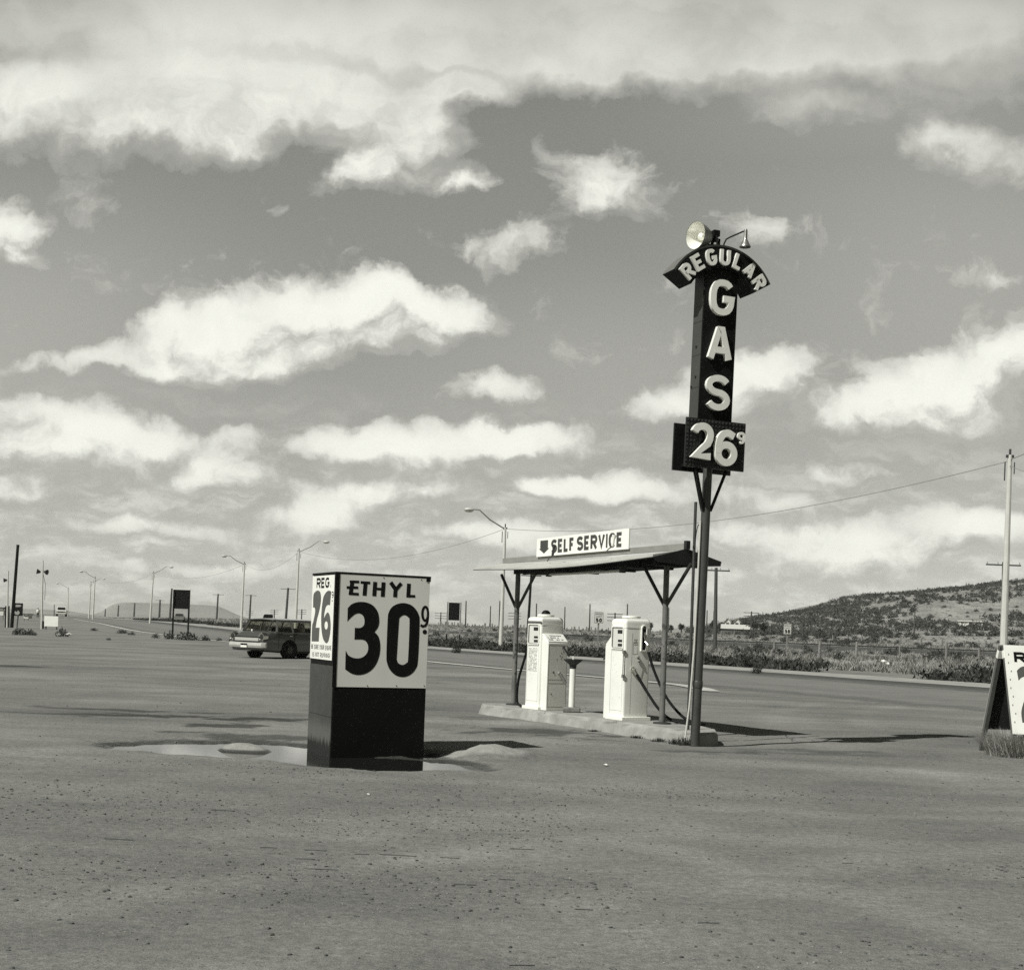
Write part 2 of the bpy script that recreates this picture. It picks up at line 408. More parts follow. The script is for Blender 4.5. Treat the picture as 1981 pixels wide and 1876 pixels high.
# ------------------------------------------------------------------ lettering
def arc(cx, cy, rx, ry, a0, a1, n=14):
    return [(cx + rx * math.cos(R(a0 + (a1 - a0) * i / n)), cy + ry * math.sin(R(a0 + (a1 - a0) * i / n))) for i in range(n + 1)]
def sarc(cx, cy, rx, ry, a0, a1, n=18, p=2.6):
    """arc of a squarish ellipse"""
    out = []
    for i in range(n + 1):
        q = R(a0 + (a1 - a0) * i / n); c, s = math.cos(q), math.sin(q)
        out.append((cx + rx * math.copysign(abs(c) ** (2 / p), c), cy + ry * math.copysign(abs(s) ** (2 / p), s)))
    return out
GLYPH = {   # centre lines in a 1 x 1 box
 'A': [[(0, 0), (.42, 1), (.58, 1), (1, 0)], [(.18, .30), (.82, .30)]],
 'B': [[(0, 0), (0, 1), (.6, 1)] + arc(.6, .76, .36, .24, 90, -90)[1:] + [(0, .52)], [(.6, .52)] + arc(.6, .26, .4, .26, 90, -90)[1:] + [(0, 0)]],
 'C': [sarc(.5, .5, .5, .5, 42, 318)],
 'D': [[(0, 0), (0, 1), (.45, 1)] + arc(.45, .5, .55, .5, 90, -90)[1:] + [(0, 0)]],
 'E': [[(1, 1), (0, 1), (0, 0), (1, 0)], [(0, .5), (.85, .5)]],
 'F': [[(1, 1), (0, 1), (0, -.08)], [(0, .5), (.8, .5)]],
 'G': [sarc(.5, .5, .5, .5, 40, 335) + [(1, .46), (.56, .46)]],
 'H': [[(0, 1.08), (0, -.08)], [(1, 1.08), (1, -.08)], [(0, .5), (1, .5)]],
 'I': [[(.5, 1.08), (.5, -.08)]],
 'L': [[(0, 1.08), (0, 0), (1, 0)]],
 'M': [[(0, -.08), (0, 1), (.5, .2), (1, 1), (1, -.08)]],
 'N': [[(0, -.08), (0, 1), (1, 0), (1, 1.08)]],
 'O': [sarc(.5, .5, .5, .5, 90, 450, 28)],
 'P': [[(0, -.08), (0, 1), (.6, 1)] + arc(.6, .74, .4, .26, 90, -90)[1:] + [(0, .48)]],
 'R': [[(0, -.08), (0, 1), (.58, 1)] + arc(.58, .74, .42, .26, 90, -90)[1:] + [(0, .48)], [(.45, .48), (1.0, -.08)]],
 'S': [arc(.5, .755, .5, .245, 25, 270) + arc(.5, .255, .5, .255, 90, -155)[1:]],
 'T': [[(-.05, 1), (1.05, 1)], [(.5, 1), (.5, -.08)]],
 'U': [[(0, 1.08)] + sarc(.5, .42, .5, .42, 180, 360) + [(1, 1.08)]],
 'V': [[(0, 1.08), (.5, 0), (1, 1.08)]],
 'Y': [[(0, 1.08), (.5, .48), (1, 1.08)], [(.5, .48), (.5, -.08)]],
 '0': [sarc(.5, .5, .5, .5, 90, 450, 28)],
 '2': [arc(.5, .72, .5, .28, 165, 0) + [(.97, .58), (.85, .42), (.10, .0), (1.05, 0)]],
 '5': [[(.95, 1), (.12, 1), (.06, .56)] + arc(.48, .33, .52, .33, 125, -150)],
 '6': [arc(.5, .30, .5, .30, 0, 360, 26), [(.95, .90)] + arc(.54, .52, .54, .48, 70, 180)[1:] + [(0, .30)]],
 '9': [arc(.5, .70, .5, .30, 0, 360, 26), [(1, .70)] + arc(.46, .48, .54, .48, 0, -110)],
 '!': [[(.6, 1.08), (.4, .3)], [(.38, .06), (.36, -.06)]],
 '.': [[(.35, .04), (.65, .04)]],
}
def ribbon(pts, w):
    """outline of a stroke of width w along a centre line; ends cut square"""
    P = [Vector((p[0], p[1])) for p in pts]
    Q = [P[0]]
    for p in P[1:]:
        if (p - Q[-1]).length > 1e-5: Q.append(p)
    P = Q; n = len(P); closed = n > 3 and (P[0] - P[-1]).length < 1e-4
    if closed: P = P[:-1]; n -= 1
    L = []; Rr = []
    for i in range(n):
        if closed: a, b = P[i] - P[i - 1], P[(i + 1) % n] - P[i]
        else:
            a = P[i] - P[i - 1] if i > 0 else P[1] - P[0]; b = P[i + 1] - P[i] if i < n - 1 else P[-1] - P[-2]
        a = a.normalized(); b = b.normalized()
        na = Vector((-a.y, a.x)); nb = Vector((-b.y, b.x)); m = na + nb
        if m.length < 1e-3: m = na
        m.normalize(); k = 1.0 / max(.62, m.dot(na))
        L.append(P[i] + m * (w / 2) * k); Rr.append(P[i] - m * (w / 2) * k)
    return L, Rr, closed
def add_glyph(mb, ch, M, W, H, sw, depth, skew=0.0):
    for si, st in enumerate(GLYPH[ch]):
        pts = [(sw / 2 + p[0] * (W - sw) + skew * p[1] * H, sw / 2 + p[1] * (H - sw)) for p in st]
        L, Rr, closed = ribbon(pts, sw)
        d = depth + si * .0006
        n = len(L)
        V = [(p.x, p.y, d) for p in L] + [(p.x, p.y, d) for p in Rr]
        rng = range(n) if closed else range(n - 1)
        F = [(n + i, n + (i + 1) % n, (i + 1) % n, i) for i in rng]
        mb.add(V, F, False, M)
        V2 = [(p.x, p.y, 0) for p in L] + [(p.x, p.y, d) for p in L]; V3 = [(p.x, p.y, 0) for p in Rr] + [(p.x, p.y, d) for p in Rr]
        mb.add(V2, [(i, n + i, n + (i + 1) % n, (i + 1) % n) for i in rng], False, M)
        mb.add(V3, [(i, (i + 1) % n, n + (i + 1) % n, n + i) for i in rng], False, M)
        if not closed:
            for a, b in ((L[0], Rr[0]), (Rr[-1], L[-1])):
                mb.add([(a.x, a.y, 0), (b.x, b.y, 0), (b.x, b.y, d), (a.x, a.y, d)], [(0, 1, 2, 3)], False, M)
WID = {'I': .30, '!': .35, '.': .35, 'M': 1.25, 'N': 1.05, 'E': .85, 'F': .8, 'L': .8, ' ': .55}
def add_text(mb, text, M, x0, x1, y, H, sw, depth=.002, gap=.22, jitter=0.0, seed=1):
    """a line of letters fitted between x0 and x1 with its foot at y"""
    rnd = random.Random(seed)
    ws = [WID.get(c, 1.0) for c in text]
    tot = sum(ws) + gap * (len(text) - 1); u = (x1 - x0) / tot; x = x0
    for c, w in zip(text, ws):
        if c != ' ':
            j = jitter * H
            add_glyph(mb, c, M @ Matrix.Translation((x + rnd.uniform(-j, j) * .5, y + rnd.uniform(-j, j), 0)), w * u, H, min(sw, w * u * .8), depth)
        x += (w + gap) * u

def spline(pts, n=6):
    """closed outline through points; a point with a third item is a sharp corner"""
    P = [(Vector((p[0], p[1])), len(p) > 2) for p in pts]; N = len(P); out = []
    for i in range(N):
        p1, c1 = P[i]; p2, c2 = P[(i + 1) % N]
        p0 = p1 - (p2 - p1) * .5 if c1 else P[i - 1][0]
        p3 = p2 + (p2 - p1) * .5 if c2 else P[(i + 2) % N][0]
        for k in range(n):
            t = k / n
            q = .5 * ((2 * p1) + (p2 - p0) * t + (2 * p0 - 5 * p1 + 4 * p2 - p3) * t * t + (3 * p1 - p0 - 3 * p2 + p3) * t ** 3)
            out.append((q.x, q.y))
    return out

# ------------------------------------------------------------------ land
def smooth(x, a, b):
    t = np.clip((x - a) / (b - a), 0, 1); return t * t * (3 - 2 * t)
_rng = np.random.default_rng(7)
_LAT = _rng.random((64, 64)).astype(np.float32)
def vnoise(x, y):
    xi = np.floor(x).astype(int); yi = np.floor(y).astype(int); fx = x - xi; fy = y - yi
    fx = fx * fx * (3 - 2 * fx); fy = fy * fy * (3 - 2 * fy)
    a = _LAT[xi & 63, yi & 63]; b = _LAT[(xi + 1) & 63, yi & 63]; c = _LAT[xi & 63, (yi + 1) & 63]; d = _LAT[(xi + 1) & 63, (yi + 1) & 63]
    return (a * (1 - fx) + b * fx) * (1 - fy) + (c * (1 - fx) + d * fx) * fy
def fbm(x, y, o=5, g=.5):
    s = 0; a = 1; t = 0
    for i in range(o):
        s = s + a * vnoise(x * 2 ** i + 17.3 * i, y * 2 ** i + 9.1 * i); t += a; a *= g
    return s / t

FAR_EDGE = [(60, -21), (30, 34.5), (14.2, 64), (0, 90), (-6, 102), (-22, 147), (-41, 198), (-62, 251), (-80, 292), (-137, 440), (-230, 700)]
NEAR_EDGE = [(38, -20.2), (20, 13.1), (4.74, 41.4), (0, 50), (-3.5, 57), (-22.4, 97), (-41, 143), (-58.7, 191), (-80, 245), (-98, 284), (-155, 433), (-248, 693)]
_FY = np.array([p[1] for p in FAR_EDGE], float); _FX = np.array([p[0] for p in FAR_EDGE], float)
_NY = np.array([p[1] for p in NEAR_EDGE], float); _NX = np.array([p[0] for p in NEAR_EDGE], float)
def far_x(Y): return np.interp(Y, _FY, _FX)
def near_x(Y): return np.interp(Y, _NY, _NX)
RIDGE_X = [20, 60, 80, 91.5, 101, 111, 121, 131, 137, 146, 154, 163, 171, 182, 189, 230, 300, 420]
RIDGE_Z = [2.4, 3.0, 5.5, 9.0, 11, 12.8, 14.6, 18, 20, 20.1, 21.6, 22.7, 24, 26, 26.7, 30, 33, 34]

# puddle: hollows (centre x, y, radius x, radius y, depth) and mud mounds (centre x, y, radius x, y, height)
HOLLOWS = [(-3.2, 15.5, 1.62, 1.3, .125), (-2.3, 14.95, 1.2, .85, .12), (-1.35, 14.55, 1.25, .98, .12), (-.75, 14.25, .75, .5, .11), (-.75, 15.6, .55, .42, .10), (-4.2, 15.6, .5, .22, .08)]
MOUNDS = [(-2.92, 15.48, .56, .46, .150), (-.28, 15.62, .76, .46, .125)]
WATER_Z = -.052
def hz(X, Y):
    X = np.asarray(X, float); Y = np.asarray(Y, float)
    e = (X - far_x(Y)) * np.where(Y > 110, .38, .47)
    z = .0055 * np.clip(Y - 130, 0, 130)
    z = z + .34 * smooth(e, 1.0, 9.0) + .0085 * np.clip(Y - 112, 0, 220) * smooth(e, 2, 25) * np.where(Y > 130, .6, 1)
    ridge = np.interp(X, RIDGE_X, RIDGE_Z)
    hill = np.clip(ridge - 2.4, 0, None)
    prof = .28 * smooth(Y, 215, 330) + .72 * smooth(Y, 300, 500)
    back = 1 - .9 * smooth(Y, 540, 1000)
    z = z + hill * prof * back
    z = z + (fbm(X * .03 + 5, Y * .03, 4) - .5) * 1.5 * smooth(e, 15, 60) * smooth(Y, 120, 260)
    lot = (1 - smooth(Y, 40, 70)) * (1 - smooth(X - near_x(Y), -3.5, -.8))
    dent = (fbm(X * .35 + 3, Y * .35 + 8, 4) - .5) * .05 + (fbm(X * 2.3, Y * 2.3, 4) - .5) * .020
    # puddle
    w1 = X + (fbm(X * 1.3 + 40, Y * 1.3, 3) - .5) * .55; w2 = Y + (fbm(X * 1.3, Y * 1.3 + 60, 3) - .5) * .4
    h = np.zeros_like(X); ragged = (fbm(X * 5 + 3, Y * 5, 4, .6) - .5)
    for cx, cy, rx, ry, d in HOLLOWS:
        r = np.sqrt(((w1 - cx) / rx) ** 2 + ((w2 - cy) / ry) ** 2) + ragged * .22
        h = np.maximum(h, d * (1 - smooth(r, .35, 1.12)))
    b = np.zeros_like(X)
    for cx, cy, rx, ry, d in MOUNDS:
        r = np.sqrt(((w1 - cx) / rx) ** 2 + ((w2 - cy) / ry) ** 2)
        b = np.maximum(b, d * (1 - smooth(r, .0, 1.0)) * (1 + ragged * .25) + .02 * (1 - smooth(r, .6, 1.2)))
    near_p = np.clip(h / .05, 0, 1)
    return z + lot * (dent * (1 - .8 * near_p) - h + b)
def gz(x, y): return float(hz(np.array([x]), np.array([y]))[0])
def ground_at(x, y, dmax=900, z=None):
    """where the ray through a point of the photograph meets the land"""
    a, b = ray(x, y)
    d = np.geomspace(3, dmax, 4000)
    g = hz(a * d, d) if z is None else np.full_like(d, z)
    below = np.nonzero(EYE + b * d < g)[0]
    k = below[0] if len(below) else len(d) - 1
    return Vector((a * d[k], d[k], float(g[k])))

def lot_stain_shadow(X, Y):
    """old wet and oily patches, and one painted cast shadow; returns darkness 0..1"""
    s = np.zeros_like(X)
    n = fbm(X * 1.9 + 9, Y * 2.6 + 4, 5, .65)
    for (px, py, rx, ry, a) in STAINS_SHADOW:
        r = np.sqrt(((X - px) / rx) ** 2 + ((Y - py) / ry) ** 2)
        s = np.maximum(s, a * smooth(1.2 - r + (n - .5) * 3.0, .1, .65))
    return s
STAINS_SHADOW = []
for (x, y, rx, ry, a) in [(265, 1384, 1.45, .40, 1.0), (240, 1374, 1.3, .25, .8), (490, 1391, .85, .5, 1.0), (430, 1403, .6, .42, .9), (560, 1426, 1.5, .35, .7), (5, 1287, 1.3, .6, 1.0), (110, 1381, 1.2, .28, .7),  # the patch at the left edge paints a shadow cast from outside view
                          (1060, 1418, 1.1, .8, .75), (1130, 1430, .9, .35, .5), (930, 1390, .9, .5, .45), (1400, 1455, .8, .25, .6), (1560, 1452, .9, .25, .55), (1620, 1460, 1.3, .2, .4), (120, 1380, .9, .16, .5)]:
    g0 = ground_at(x, y, 60); STAINS_SHADOW.append((g0.x, g0.y, rx, ry, a))

def build_ground():
    xs = np.concatenate([-np.geomspace(60, 5.2, 70), np.arange(-5.15, 1.2, .042), np.geomspace(1.25, 70, 110)])
    ys = np.concatenate([np.linspace(-45, 3.5, 20), np.arange(3.7, 13.4, .09), np.arange(13.45, 17.2, .03), np.arange(17.25, 26, .1), np.geomspace(26.2, 130, 120), np.geomspace(131, 560, 200), np.geomspace(570, 5200, 50)])
    Xg, Yg = np.meshgrid(xs, ys)
    Xg = Xg * np.maximum(1, Yg / 19)
    Z = hz(Xg, Yg)
    V = np.stack([Xg, Yg, Z], -1).reshape(-1, 3)
    nx, ny = len(xs), len(ys)
    i = np.arange(nx * ny).reshape(ny, nx)
    F = np.stack([i[:-1, :-1], i[:-1, 1:], i[1:, 1:], i[1:, :-1]], -1).reshape(-1, 4)
    m = bpy.data.materials.new('bare_ground'); m.use_nodes = True
    t = NT(m.node_tree); bsdf = t.n['Principled BSDF']
    geo = t.node('ShaderNodeNewGeometry'); P = geo.outputs['Position']
    sp = t.node('ShaderNodeSeparateXYZ'); t.l.new(P, sp.inputs[0])
    def attr(nm): nd = t.node('ShaderNodeAttribute'); nd.attribute_name = nm; return nd.outputs['Fac']
    streak = t.noise(t.vmath('MULTIPLY', P, (.22, .36, 1)), 1.0, 6, .66)
    patch = t.noise(P, .22, 6, .6); grit = t.noise(P, 16.0, 5, .75); grain = t.noise(P, 95.0, 3, .85)
    lot = t.math('MULTIPLY', .176, t.ramp(streak, .30, .70, .76, 1.24, False))
    lot = t.math('MULTIPLY', lot, t.ramp(patch, .3, .7, .80, 1.20, False))
    sweep = t.noise(t.vmath('MULTIPLY', P, (.22, .75, 1)), 1.0, 7, .72, 2.0, .5)
    lot = t.math('MULTIPLY', lot, t.ramp(sweep, .34, .66, .84, 1.18, False))
    lot = t.math('ADD', lot, t.math('MULTIPLY', attr('track'), .05))
    lot = t.math('MULTIPLY', lot, t.ramp(grit, .3, .7, .70, 1.30, False))
    lot = t.math('MULTIPLY', lot, t.ramp(grain, .3, .7, .56, 1.44, False))
    # pale scuffs, dark flecks
    sc = t.noise(t.vmath('MULTIPLY', P, (.5, 2.8, 1)), 1.0, 6, .72)
    lot = t.mixf(t.math('MULTIPLY', t.ramp(sc, .66, .78), .45), lot, .20)
    fl = t.node('ShaderNodeTexVoronoi'); t.l.new(P, fl.inputs['Vector']); fl.inputs['Scale'].default_value = 9.0
    flm = t.math('MULTIPLY', t.ramp(fl.outputs['Distance'], .06, .13, 1, 0), t.ramp(t.noise(P, .8, 3), .45, .6))
    lot = t.mixf(t.math('MULTIPLY', flm, .8), lot, .03)
    lot = t.mixf(t.math('MULTIPLY', attr('stain_shadow'), .82), lot, .018)
    lot = t.mixf(attr('pale'), lot, t.math('MULTIPLY', .27, t.ramp(grit, .3, .7, .8, 1.2, False)))
    wet = t.math('MULTIPLY', t.ramp(sp.outputs[2], -.040, -.016, 1, 0), attr('hollow'))
    lot = t.mixf(t.math('MULTIPLY', wet, .85), lot, .025)
    # desert beyond the highway
    dn = t.noise(t.vmath('MULTIPLY', P, (1, .35, 1)), .16, 6, .7)
    dn2 = t.noise(P, 1.1, 4, .7)
    des = t.math('MULTIPLY', t.ramp(dn, .32, .68, .13, .31, False), t.ramp(dn2, .3, .7, .65, 1.35, False))
    col = t.mixf(attr('desert'), lot, des)
    c = t.vmath('SCALE', TINT); t.put(c.node.inputs['Scale'], col); t.l.new(c, bsdf.inputs['Base Color'])
    rg = t.mixf(wet, .93, .25); t.put(bsdf.inputs['Roughness'], rg); bsdf.inputs['Specular IOR Level'].default_value = .25
    b = t.node('ShaderNodeBump'); b.inputs['Strength'].default_value = .9; b.inputs['Distance'].default_value = .016
    hh = t.math('ADD', t.math('MULTIPLY', grit, .7), t.math('MULTIPLY', grain, .4))
    t.l.new(hh, b.inputs['Height']); t.l.new(b.outputs[0], bsdf.inputs['Normal'])
    o = structure(big_mesh('ground', V, F, m, True))
    def put(nm, a):
        at_ = o.data.attributes.new(nm, 'FLOAT', 'POINT'); at_.data.foreach_set('value', np.asarray(a, np.float32).ravel())
    e = (Xg - far_x(Yg))
    put('desert', smooth(e, 3.0, 8.0))
    near = (np.abs(Xg) < 40) & (Yg > 2) & (Yg < 45)
    st = np.zeros_like(Xg); st[near] = lot_stain_shadow(Xg[near], Yg[near]); put('stain_shadow', st)
    pale = np.zeros_like(Xg)
    for cx, cy, rx, ry, d in MOUNDS:
        r = np.sqrt(((Xg - cx) / rx) ** 2 + ((Yg - cy) / ry) ** 2) + (fbm(Xg * 3, Yg * 3, 3) - .5) * .6
        pale = np.maximum(pale, 1 - smooth(r, .65, 1.0))
    put('pale', pale)
    # faint pale sweeps left by turning tyres
    tr = np.zeros_like(Xg); nn = fbm(Xg * .9, Yg * .9, 4)
    for (cx, cy, rad, w, a) in ((-9, 2, 12.4, .16, .8), (-9, 2, 14.0, .16, .8), (14, -6, 19.0, .18, .7), (14, -6, 20.6, .18, .7), (3, 34, 22.5, .2, .7), (3, 34, 24.2, .2, .7), (30, 20, 24, .2, .6), (30, 20, 25.6, .2, .6), (-20, 30, 22, .25, .7), (-20, 30, 23.7, .25, .7)):
        r = np.abs(np.hypot(Xg - cx, Yg - cy) - rad + (nn - .5) * .3)
        tr = np.maximum(tr, a * (1 - smooth(r, w * .4, w * 2.2)) * smooth(nn, .38, .62))
    put('track', tr * (Yg < 60))
    hol = np.zeros_like(Xg)
    for cx, cy, rx, ry, d in HOLLOWS:
        hol = np.maximum(hol, 1 - smooth(np.sqrt(((Xg - cx) / rx) ** 2 + ((Yg - cy) / ry) ** 2), 1.3, 1.7))
    put('hollow', hol)
    # standing water
    wm = bpy.data.materials.new('muddy_water'); wm.use_nodes = True; t = NT(wm.node_tree); b = t.n['Principled BSDF']
    b.inputs['Base Color'].default_value = grey(.014); b.inputs['Roughness'].default_value = .03; b.inputs['IOR'].default_value = 1.38
    b.inputs['Specular IOR Level'].default_value = 1.0
    tc = t.node('ShaderNodeTexCoord'); bp = t.node('ShaderNodeBump'); bp.inputs['Strength'].default_value = .03; bp.inputs['Distance'].default_value = .01
    t.l.new(t.noise(t.vmath('MULTIPLY', tc.outputs['Object'], (1, 3, 1)), 6, 2), bp.inputs['Height']); t.l.new(bp.outputs[0], b.inputs['Normal'])
    w = MB(); w.add([(-5.3, 13.3, WATER_Z), (.4, 13.3, WATER_Z), (.4, 17.2, WATER_Z), (-5.3, 17.2, WATER_Z)], [(0, 1, 2, 3)])
    structure(w.build('puddle_water', wm))
build_ground()

def edge_pts(E, step=4.0):
    out = []
    for (x0, y0), (x1, y1) in zip(E[:-1], E[1:]):
        n = max(1, int(math.hypot(x1 - x0, y1 - y0) / step))
        out += [(x0 + (x1 - x0) * i / n, y0 + (y1 - y0) * i / n) for i in range(n)]
    return np.array(out + [E[-1]])
def resample(E, n):
    E = np.array(E, float); s = np.concatenate([[0], np.cumsum(np.hypot(*np.diff(E, axis=0).T))])
    # even in the far direction so that near and far edge pair up squarely
    u = np.linspace(0, s[-1], n)
    return np.stack([np.interp(u, s, E[:, 0]), np.interp(u, s, E[:, 1])], -1)
def band(name, A, B, m, lift, cols=6, jag=0.0):
    n = 260
    A = resample(A, n); B = resample(B, n)
    k = np.linspace(0, 1, cols + 1)[None, :, None]
    G = A[:, None, :] * (1 - k) + B[:, None, :] * k
    if jag:
        G[:, 0, 0] += (fbm(G[:, 0, 1] * .5, G[:, 0, 0] * .5, 4) - .5) * jag
        G[:, -1, 0] += (fbm(G[:, -1, 1] * .5 + 9, G[:, -1, 0] * .5, 4) - .5) * jag
    Z = hz(G[..., 0], G[..., 1]) + lift + .00012 * np.clip(G[..., 1] - 100, 0, None)
    V = np.concatenate([G, Z[..., None]], -1).reshape(-1, 3)
    i = np.arange(n * (cols + 1)).reshape(n, cols + 1)
    F = np.stack([i[:-1, :-1], i[:-1, 1:], i[1:, 1:], i[1:, :-1]], -1).reshape(-1, 4)
    o = big_mesh(name, V, F, m, True)
    uv = o.data.uv_layers.new(name='UV')
    vi = np.zeros(len(o.data.loops), np.int32); o.data.loops.foreach_get('vertex_index', vi)
    uvv = np.stack([np.repeat(np.linspace(0, 60, n), cols + 1), np.tile(np.linspace(0, 1, cols + 1), n)], -1)[vi]
    uv.data.foreach_set('uv', uvv.astype(np.float32).ravel())
    return structure(o)
def shift_edge(A, B, f):
    A = resample(A, 260); B = resample(B, 260); return [tuple(p) for p in A * (1 - f) + B * f]
def build_road():
    m = bpy.data.materials.new('old_asphalt'); m.use_nodes = True; t = NT(m.node_tree); b = t.n['Principled BSDF']
    uv = t.node('ShaderNodeUVMap'); su = t.node('ShaderNodeSeparateXYZ'); t.l.new(uv.outputs[0], su.inputs[0]); v = su.outputs[1]
    geo = t.node('ShaderNodeNewGeometry'); P = geo.outputs['Position']
    wob = t.math('MULTIPLY', t.math('SUBTRACT', t.noise(P, .25, 4, .6), .5), .06)
    vv = t.math('ADD', v, wob)
    d1 = t.ramp(vv, .14, .42, 1, 0)
    d2 = t.math('MULTIPLY', t.ramp(vv, .62, .70), t.ramp(vv, .74, .84, 1, 0))
    val = t.mixf(d1, .160, .050); val = t.mixf(t.math('MULTIPLY', d2, .25), val, .10)
    val = t.math('MULTIPLY', val, t.ramp(t.noise(P, .7, 5, .7), .3, .7, .84, 1.16, False))
    val = t.math('MULTIPLY', val, t.ramp(t.noise(P, 9, 3, .7), .3, .7, .9, 1.1, False))
    c = t.vmath('SCALE', TINT); t.put(c.node.inputs['Scale'], val); t.l.new(c, b.inputs['Base Color']); b.inputs['Roughness'].default_value = .85
    tp = t.node('ShaderNodeBsdfTransparent'); mx = t.node('ShaderNodeMixShader'); om = t.n['Material Output']   # worn ragged edge towards the lot
    t.put(mx.inputs[0], t.ramp(t.math('ADD', v, t.math('MULTIPLY', t.math('SUBTRACT', t.noise(P, .9, 6, .7), .5), .30)), .84, 1.0)); t.l.new(b.outputs[0], mx.inputs[1]); t.l.new(tp.outputs[0], mx.inputs[2]); t.l.new(mx.outputs[0], om.inputs[0])
    F, N = FAR_EDGE, NEAR_EDGE
    band('road', shift_edge(F, N, .16), shift_edge(F, N, 1.02), m, .008, 20, 1.0)
    sh = mat('shoulder_gravel', .29, .95, var=.25, vscale=.6, bump=.4, bscale=20, coords='Object')
    band('road_shoulder', shift_edge(F, N, -.02), shift_edge(F, N, .215), sh, .018, 4, 1.1)
    band('lane_line', shift_edge(F, N, .40), shift_edge(F, N, .41), mat('worn_lane_paint', .24, .85, var=.4, vscale=.5, spots=.15, spot_scale=1.5, spot_col=.13, coords='Object'), .018, 1)
build_road()
# near edge line: runs along the highway, bends away into the drive and fades
def build_edge_line():
    pts = [(x, y) for x, y in NEAR_EDGE if 41 < y < 300]
    pix = [(1372, 1338), (1356, 1333), (1345, 1329)]
    p = [ground_at(x, y, 80) for x, y in pix]
    path = [(q.x, q.y) for q in p] + pts
    P = resample(path, 140); mb = MB(); n = len(P); V = []; rnd = random.Random(3)
    for i in range(n):
        d = P[min(i + 1, n - 1)] - P[max(i - 1, 0)]; d = d / np.hypot(*d); nx, ny = -d[1], d[0]
        w = .28 if i > 3 else .28 + .05 * (4 - i) / 4
        w += rnd.uniform(-.05, .05)
        for s in (-1, 1):
            x, y = P[i][0] + nx * w * s, P[i][1] + ny * w * s
            V.append((x, y, gz(x, y) + .024 + .00012 * max(0, y - 100)))
    mb.add(V, [(2 * i, 2 * i + 1, 2 * i + 3, 2 * i + 2) for i in range(n - 1)])
    structure(mb.build('edge_line', M_LINE))
    thin = mat('worn_road_paint', .30, .85, var=.3, vscale=2, spots=.2, spot_scale=2.2, spot_col=.13)
    q = [ground_at(x, y, 80) for x, y in [(1372, 1338.5), (1395, 1340.5), (1425, 1342)]]
    mb = MB()
    for a, c in zip(q[:-1], q[1:]):
        mb.add([(a.x, a.y, gz(a.x, a.y) + .01), (c.x, c.y, gz(c.x, c.y) + .01), (c.x, c.y + .22, gz(c.x, c.y) + .01), (a.x, a.y + .22, gz(a.x, a.y) + .01)], [(0, 1, 2, 3)])
    structure(mb.build('worn_drive_line', thin))
build_edge_line()

# far mesa and low hills
def build_mesa(name, prof, Y0, depth, base):
    """prof: photograph points along the skyline, at distance Y0"""
    mm = mat('mesa_rock', .23, .95, var=.18, vscale=.006, coords='Object')
    xs = []; zs = []
    for x, y in prof:
        p = at(x, y, Y0); xs.append(p.x); zs.append(p.z)
    X = np.linspace(xs[0], xs[-1], 160); Zt = np.interp(X, xs, zs)
    k = np.array([0, .12, .22, .30, .34, .5, .8, 1.0]); hgt = np.array([0, .22, .5, .92, 1.0, 1.0, .97, 0.0])
    V = []; n = len(X)
    for kk, h in zip(k, hgt):
        y = Y0 - .34 * depth + kk * depth + (fbm(X * .01 + kk * 3, X * 0 + kk, 4) - .5) * depth * .12 * (0 < kk < 1)
        V.append(np.stack([X * (y / Y0), y, base + (np.maximum(Zt, base + .1) - base) * h], -1))
    V = np.array(V).reshape(-1, 3); i = np.arange(len(k) * n).reshape(len(k), n)
    F = np.stack([i[:-1, :-1], i[:-1, 1:], i[1:, 1:], i[1:, :-1]], -1).reshape(-1, 4)
    return structure(big_mesh(name, V, F, mm, True))
build_mesa('mesa', [(150, 1196), (196, 1183), (214, 1171), (226, 1167), (243, 1165), (300, 1166), (350, 1168), (400, 1170), (424, 1173), (440, 1180), (455, 1187), (475, 1194), (505, 1203)], 2600, 700, 2.0)
build_mesa('distant_hills', [(-160, 1170), (-60, 1175), (20, 1177), (75, 1178), (130, 1181), (170, 1187), (200, 1193)], 3200, 800, 2.0)

# railway bank beyond the highway
def build_bank():
    line = [(150, 128), (90, 139), (45, 150), (20, 153), (6, 165), (-8, 190), (-30, 240)]
    P = resample(line, 90); mb = MB(); V = []
    prof = [(-3.2, 0.0), (-1.3, .42), (-1.05, .47), (1.05, .47), (1.3, .42), (3.6, -.2)]
    for i in range(len(P)):
        d = P[min(i + 1, len(P) - 1)] - P[max(i - 1, 0)]; d = d / np.hypot(*d); nx, ny = d[1], -d[0]
        if ny > 0: nx, ny = -nx, -ny
        f = min(1, i / 4) * min(1, (len(P) - 1 - i) / 30)
        for (o, h) in prof:
            x, y = P[i][0] - nx * o, P[i][1] - ny * o
            V.append((x, y, gz(x, y) - .05 + h * f))
    k = len(prof)
    mb.add(V, [(i * k + j, i * k + j + 1, (i + 1) * k + j + 1, (i + 1) * k + j) for i in range(len(P) - 1) for j in range(k - 1)])
    structure(mb.build('railway_bank', mat('bank_cinders', .055, .95, var=.35, vscale=.8, bump=.5, bscale=6)))
    for off in (-.72, .72):
        r = MB(); pts = []
        for i in range(2, 60):
            d = P[i + 1] - P[i - 1]; d = d / np.hypot(*d); nx, ny = d[1], -d[0]
            x, y = P[i][0] - nx * off, P[i][1] - ny * off
            f = min(1, i / 4) * min(1, (len(P) - 1 - i) / 30)
            pts.append((x, y, gz(P[i][0], P[i][1]) + .47 * f + .09))
        r.tube(pts, .07, 4)
        structure(r.build('rail', M_DARKMETAL))
build_bank()

